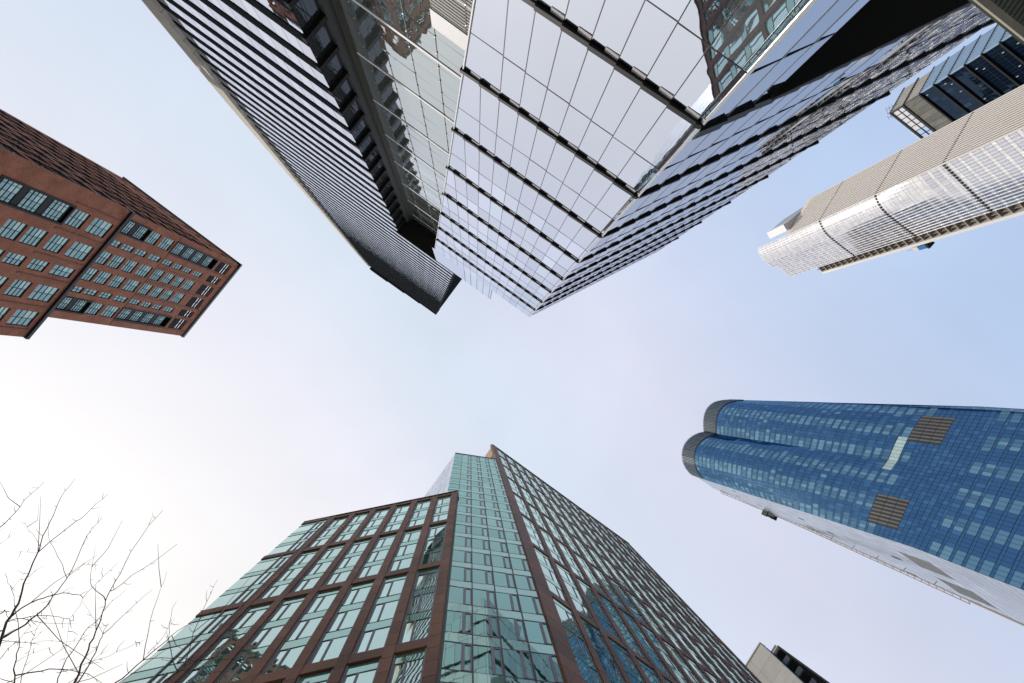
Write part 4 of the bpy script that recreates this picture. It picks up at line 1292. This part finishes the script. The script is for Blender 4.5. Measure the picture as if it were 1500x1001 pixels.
tree('leafless tree at the left edge with two strong forked stems', (-130, 1110), 4.0, [
    ([(-8, 975), (0, 943), (9.7, 912), (21, 893), (29.8, 875), (34.6, 856), (42.7, 840), (55.5, 809.5), (58.5, 799), (69.8, 773.5), (78, 755.5), (87, 732), (96, 719), (110, 701.5)], 5.0, 7.6, .024, .003, 1),
    ([(55.5, 809.5), (75, 793), (112, 763), (125, 754), (140, 738), (158, 724)], 6.6, 7.5, .0085, .003, 0),
    ([(-6, 940), (8, 932.6), (29, 920.5), (43.5, 909), (61, 894.7), (74, 880), (83.7, 867), (98, 848), (112.5, 820), (127, 784.5), (135, 773.5), (150, 757.8)], 5.1, 7.5, .018, .003, 1),
    ([(98, 847), (91.5, 827.5), (79.5, 803.5), (71, 788.5), (70.5, 775), (71, 761)], 6.8, 7.5, .006, .002, 0),
    ([(98, 847), (105.8, 839.5), (121.5, 827.5), (134, 827), (144, 829)], 6.8, 7.0, .006, .002, 0),
    ([(17.7, 902.8), (32, 890), (56, 878.6), (71, 873.5), (83.7, 870.6), (99.8, 869.5), (112.7, 871.4), (121.5, 876)], 5.4, 6.0, .011, .005, 0),
    ([(121.5, 876), (138, 859), (150, 846), (172, 825)], 6.0, 6.5, .004, .002, 0),
    ([(121.5, 876), (110, 896), (103, 906), (98, 945), (90, 987)], 6.0, 5.5, .003, .0015, 0),
    ([(12.9, 910.8), (32, 906), (54.7, 902), (69, 901.7), (87, 903.6), (99.8, 906.3), (107.9, 909)], 5.3, 5.8, .007, .003, 0),
    ([(55.5, 809.5), (40, 809), (23, 808)], 6.6, 6.7, .003, .0015, 0),
    ([(58, 800), (48, 782), (40, 772), (36, 764)], 6.7, 6.9, .004, .002, 0),
    ([(0, 938), (27, 940), (48, 941.5), (77, 939), (108, 940), (140, 936)], 5.0, 5.8, .004, .0015, 0),
    ([(40, 846), (50, 838), (66, 828)], 6.0, 6.2, .004, .002, 0),
    ([(17, 864), (30, 850), (42, 826)], 5.6, 6.0, .003, .0015, 0),
    ([(-10, 908), (0, 900), (6, 894), (14, 896)], 5.0, 5.2, .008, .006, 0),
    ([(-10, 932), (-2, 925), (6, 924)], 5.0, 5.1, .009, .008, 0),
    ([(-25, 800), (0, 772.8), (14, 760), (30, 742.8), (45, 724), (63.8, 707)], 5.6, 6.6, .009, .003, 1),
    ([(-20, 787), (0, 777), (8, 772)], 5.8, 6.0, .004, .002, 0),
    ([(-20, 806), (0, 797), (24, 780)], 5.8, 6.1, .005, .002, 0),
    ([(-10, 975), (12, 950), (27, 938), (45, 918), (66, 900)], 4.9, 5.6, .005, .0015, 0)], bark)
tree('leafless tree with thin reddish stems rising from the bottom edge', (20, 1190), 4.0, [
    ([(104, 1015), (109.5, 1001), (119, 973.6), (128.8, 952.7), (136.9, 935), (144.9, 915.7), (149.7, 898), (154.6, 880), (162.6, 864), (177, 840), (192.5, 808), (218, 770), (239, 747)], 5.0, 7.4, .018, .003, 1),
    ([(162, 866), (166.8, 864.5), (192.5, 843.6), (221, 826), (260, 797)], 6.3, 7.2, .007, .003, 0),
    ([(154.6, 880), (146, 869), (134, 858), (133, 840), (136, 820), (140, 800)], 6.2, 6.8, .008, .002, 0),
    ([(108, 1012), (114, 1001), (128.8, 976.9), (140, 956), (147, 936.6), (151, 929)], 5.0, 5.9, .011, .006, 1),
    ([(151, 929), (169, 912.5), (200, 883.5), (223, 864.5)], 5.9, 6.5, .006, .002, 0),
    ([(151, 929), (156, 918), (160, 914), (148, 920)], 5.9, 6.0, .004, .002, 0),
    ([(151, 929), (140, 910), (128, 892), (121, 880)], 5.9, 6.3, .003, .0015, 0),
    ([(80, 1012), (83.7, 1001), (88.5, 987), (98, 964), (112.7, 944.7), (122, 928.6), (138.5, 912.5), (149.7, 899.6)], 5.0, 6.2, .009, .004, 1),
    ([(20, 1015), (21, 1001), (20, 980), (24, 965.6), (27.4, 949.5), (28, 933), (25.8, 911), (21, 885), (17, 864), (11, 854.5), (6.4, 840)], 4.8, 6.6, .011, .003, 1),
    ([(22.5, 989.7), (61, 983), (83.7, 980), (103, 981.7), (128.8, 988), (151, 1001)], 5.0, 5.2, .009, .003, 0),
    ([(21, 1000), (-5, 993), (-20, 990)], 4.9, 5.0, .005, .003, 0),
    ([(83, 986), (112.7, 978.5), (145, 965.6), (170.7, 955), (200, 943), (212, 936.7)], 5.1, 5.8, .0045, .0015, 0),
    ([(30, 1003), (36, 975), (43, 955), (47, 938), (53, 921), (62, 908), (68, 903)], 4.9, 5.6, .005, .002, 0),
    ([(24, 970), (40, 960), (62, 952), (84, 945)], 5.0, 5.4, .003, .0015, 0),
    ([(47, 938), (60, 926), (74, 918)], 5.2, 5.4, .003, .0012, 0),
    ([(96, 1003), (120, 985), (140, 965), (158, 952)], 5.0, 5.6, .004, .0015, 0),
    ([(152, 895), (165, 880), (185, 862)], 6.0, 6.3, .004, .0015, 0)], barkr)
tree('leafless tree with twigs crossing the corner of the green glass building', (150, 1260), 4.0, [
    ([(215, 1020), (236.7, 1001), (261, 985), (270, 976.7), (286.7, 968), (315, 951.7), (353, 930), (386.7, 901.7)], 5.2, 6.8, .014, .003, 1),
    ([(261, 985), (253, 968), (250, 953), (246.7, 936.7), (247.5, 915), (251.7, 893), (258, 881)], 5.6, 6.6, .009, .002, 0),
    ([(270, 976.7), (275, 960), (283, 926.7), (293, 905), (303, 881.7), (313, 860), (319, 849)], 5.7, 6.9, .009, .002, 0),
    ([(150, 1018), (170, 1000), (188, 986.7), (210, 966.7), (245, 938), (260, 925), (293, 906.7), (320, 888)], 5.1, 6.7, .013, .003, 1),
    ([(210, 966), (216.7, 930), (225, 893), (236.7, 860), (244, 838)], 5.7, 6.9, .007, .002, 0),
    ([(210, 966.7), (236.7, 964), (263, 963), (276.7, 966.7), (293, 969), (330, 966)], 5.7, 6.0, .006, .002, 0),
    ([(261, 983), (300, 983), (340, 984)], 5.6, 5.9, .004, .0015, 0),
    ([(216, 958), (232, 943), (246, 920), (256, 906)], 5.8, 6.2, .004, .0015, 0)], bark)
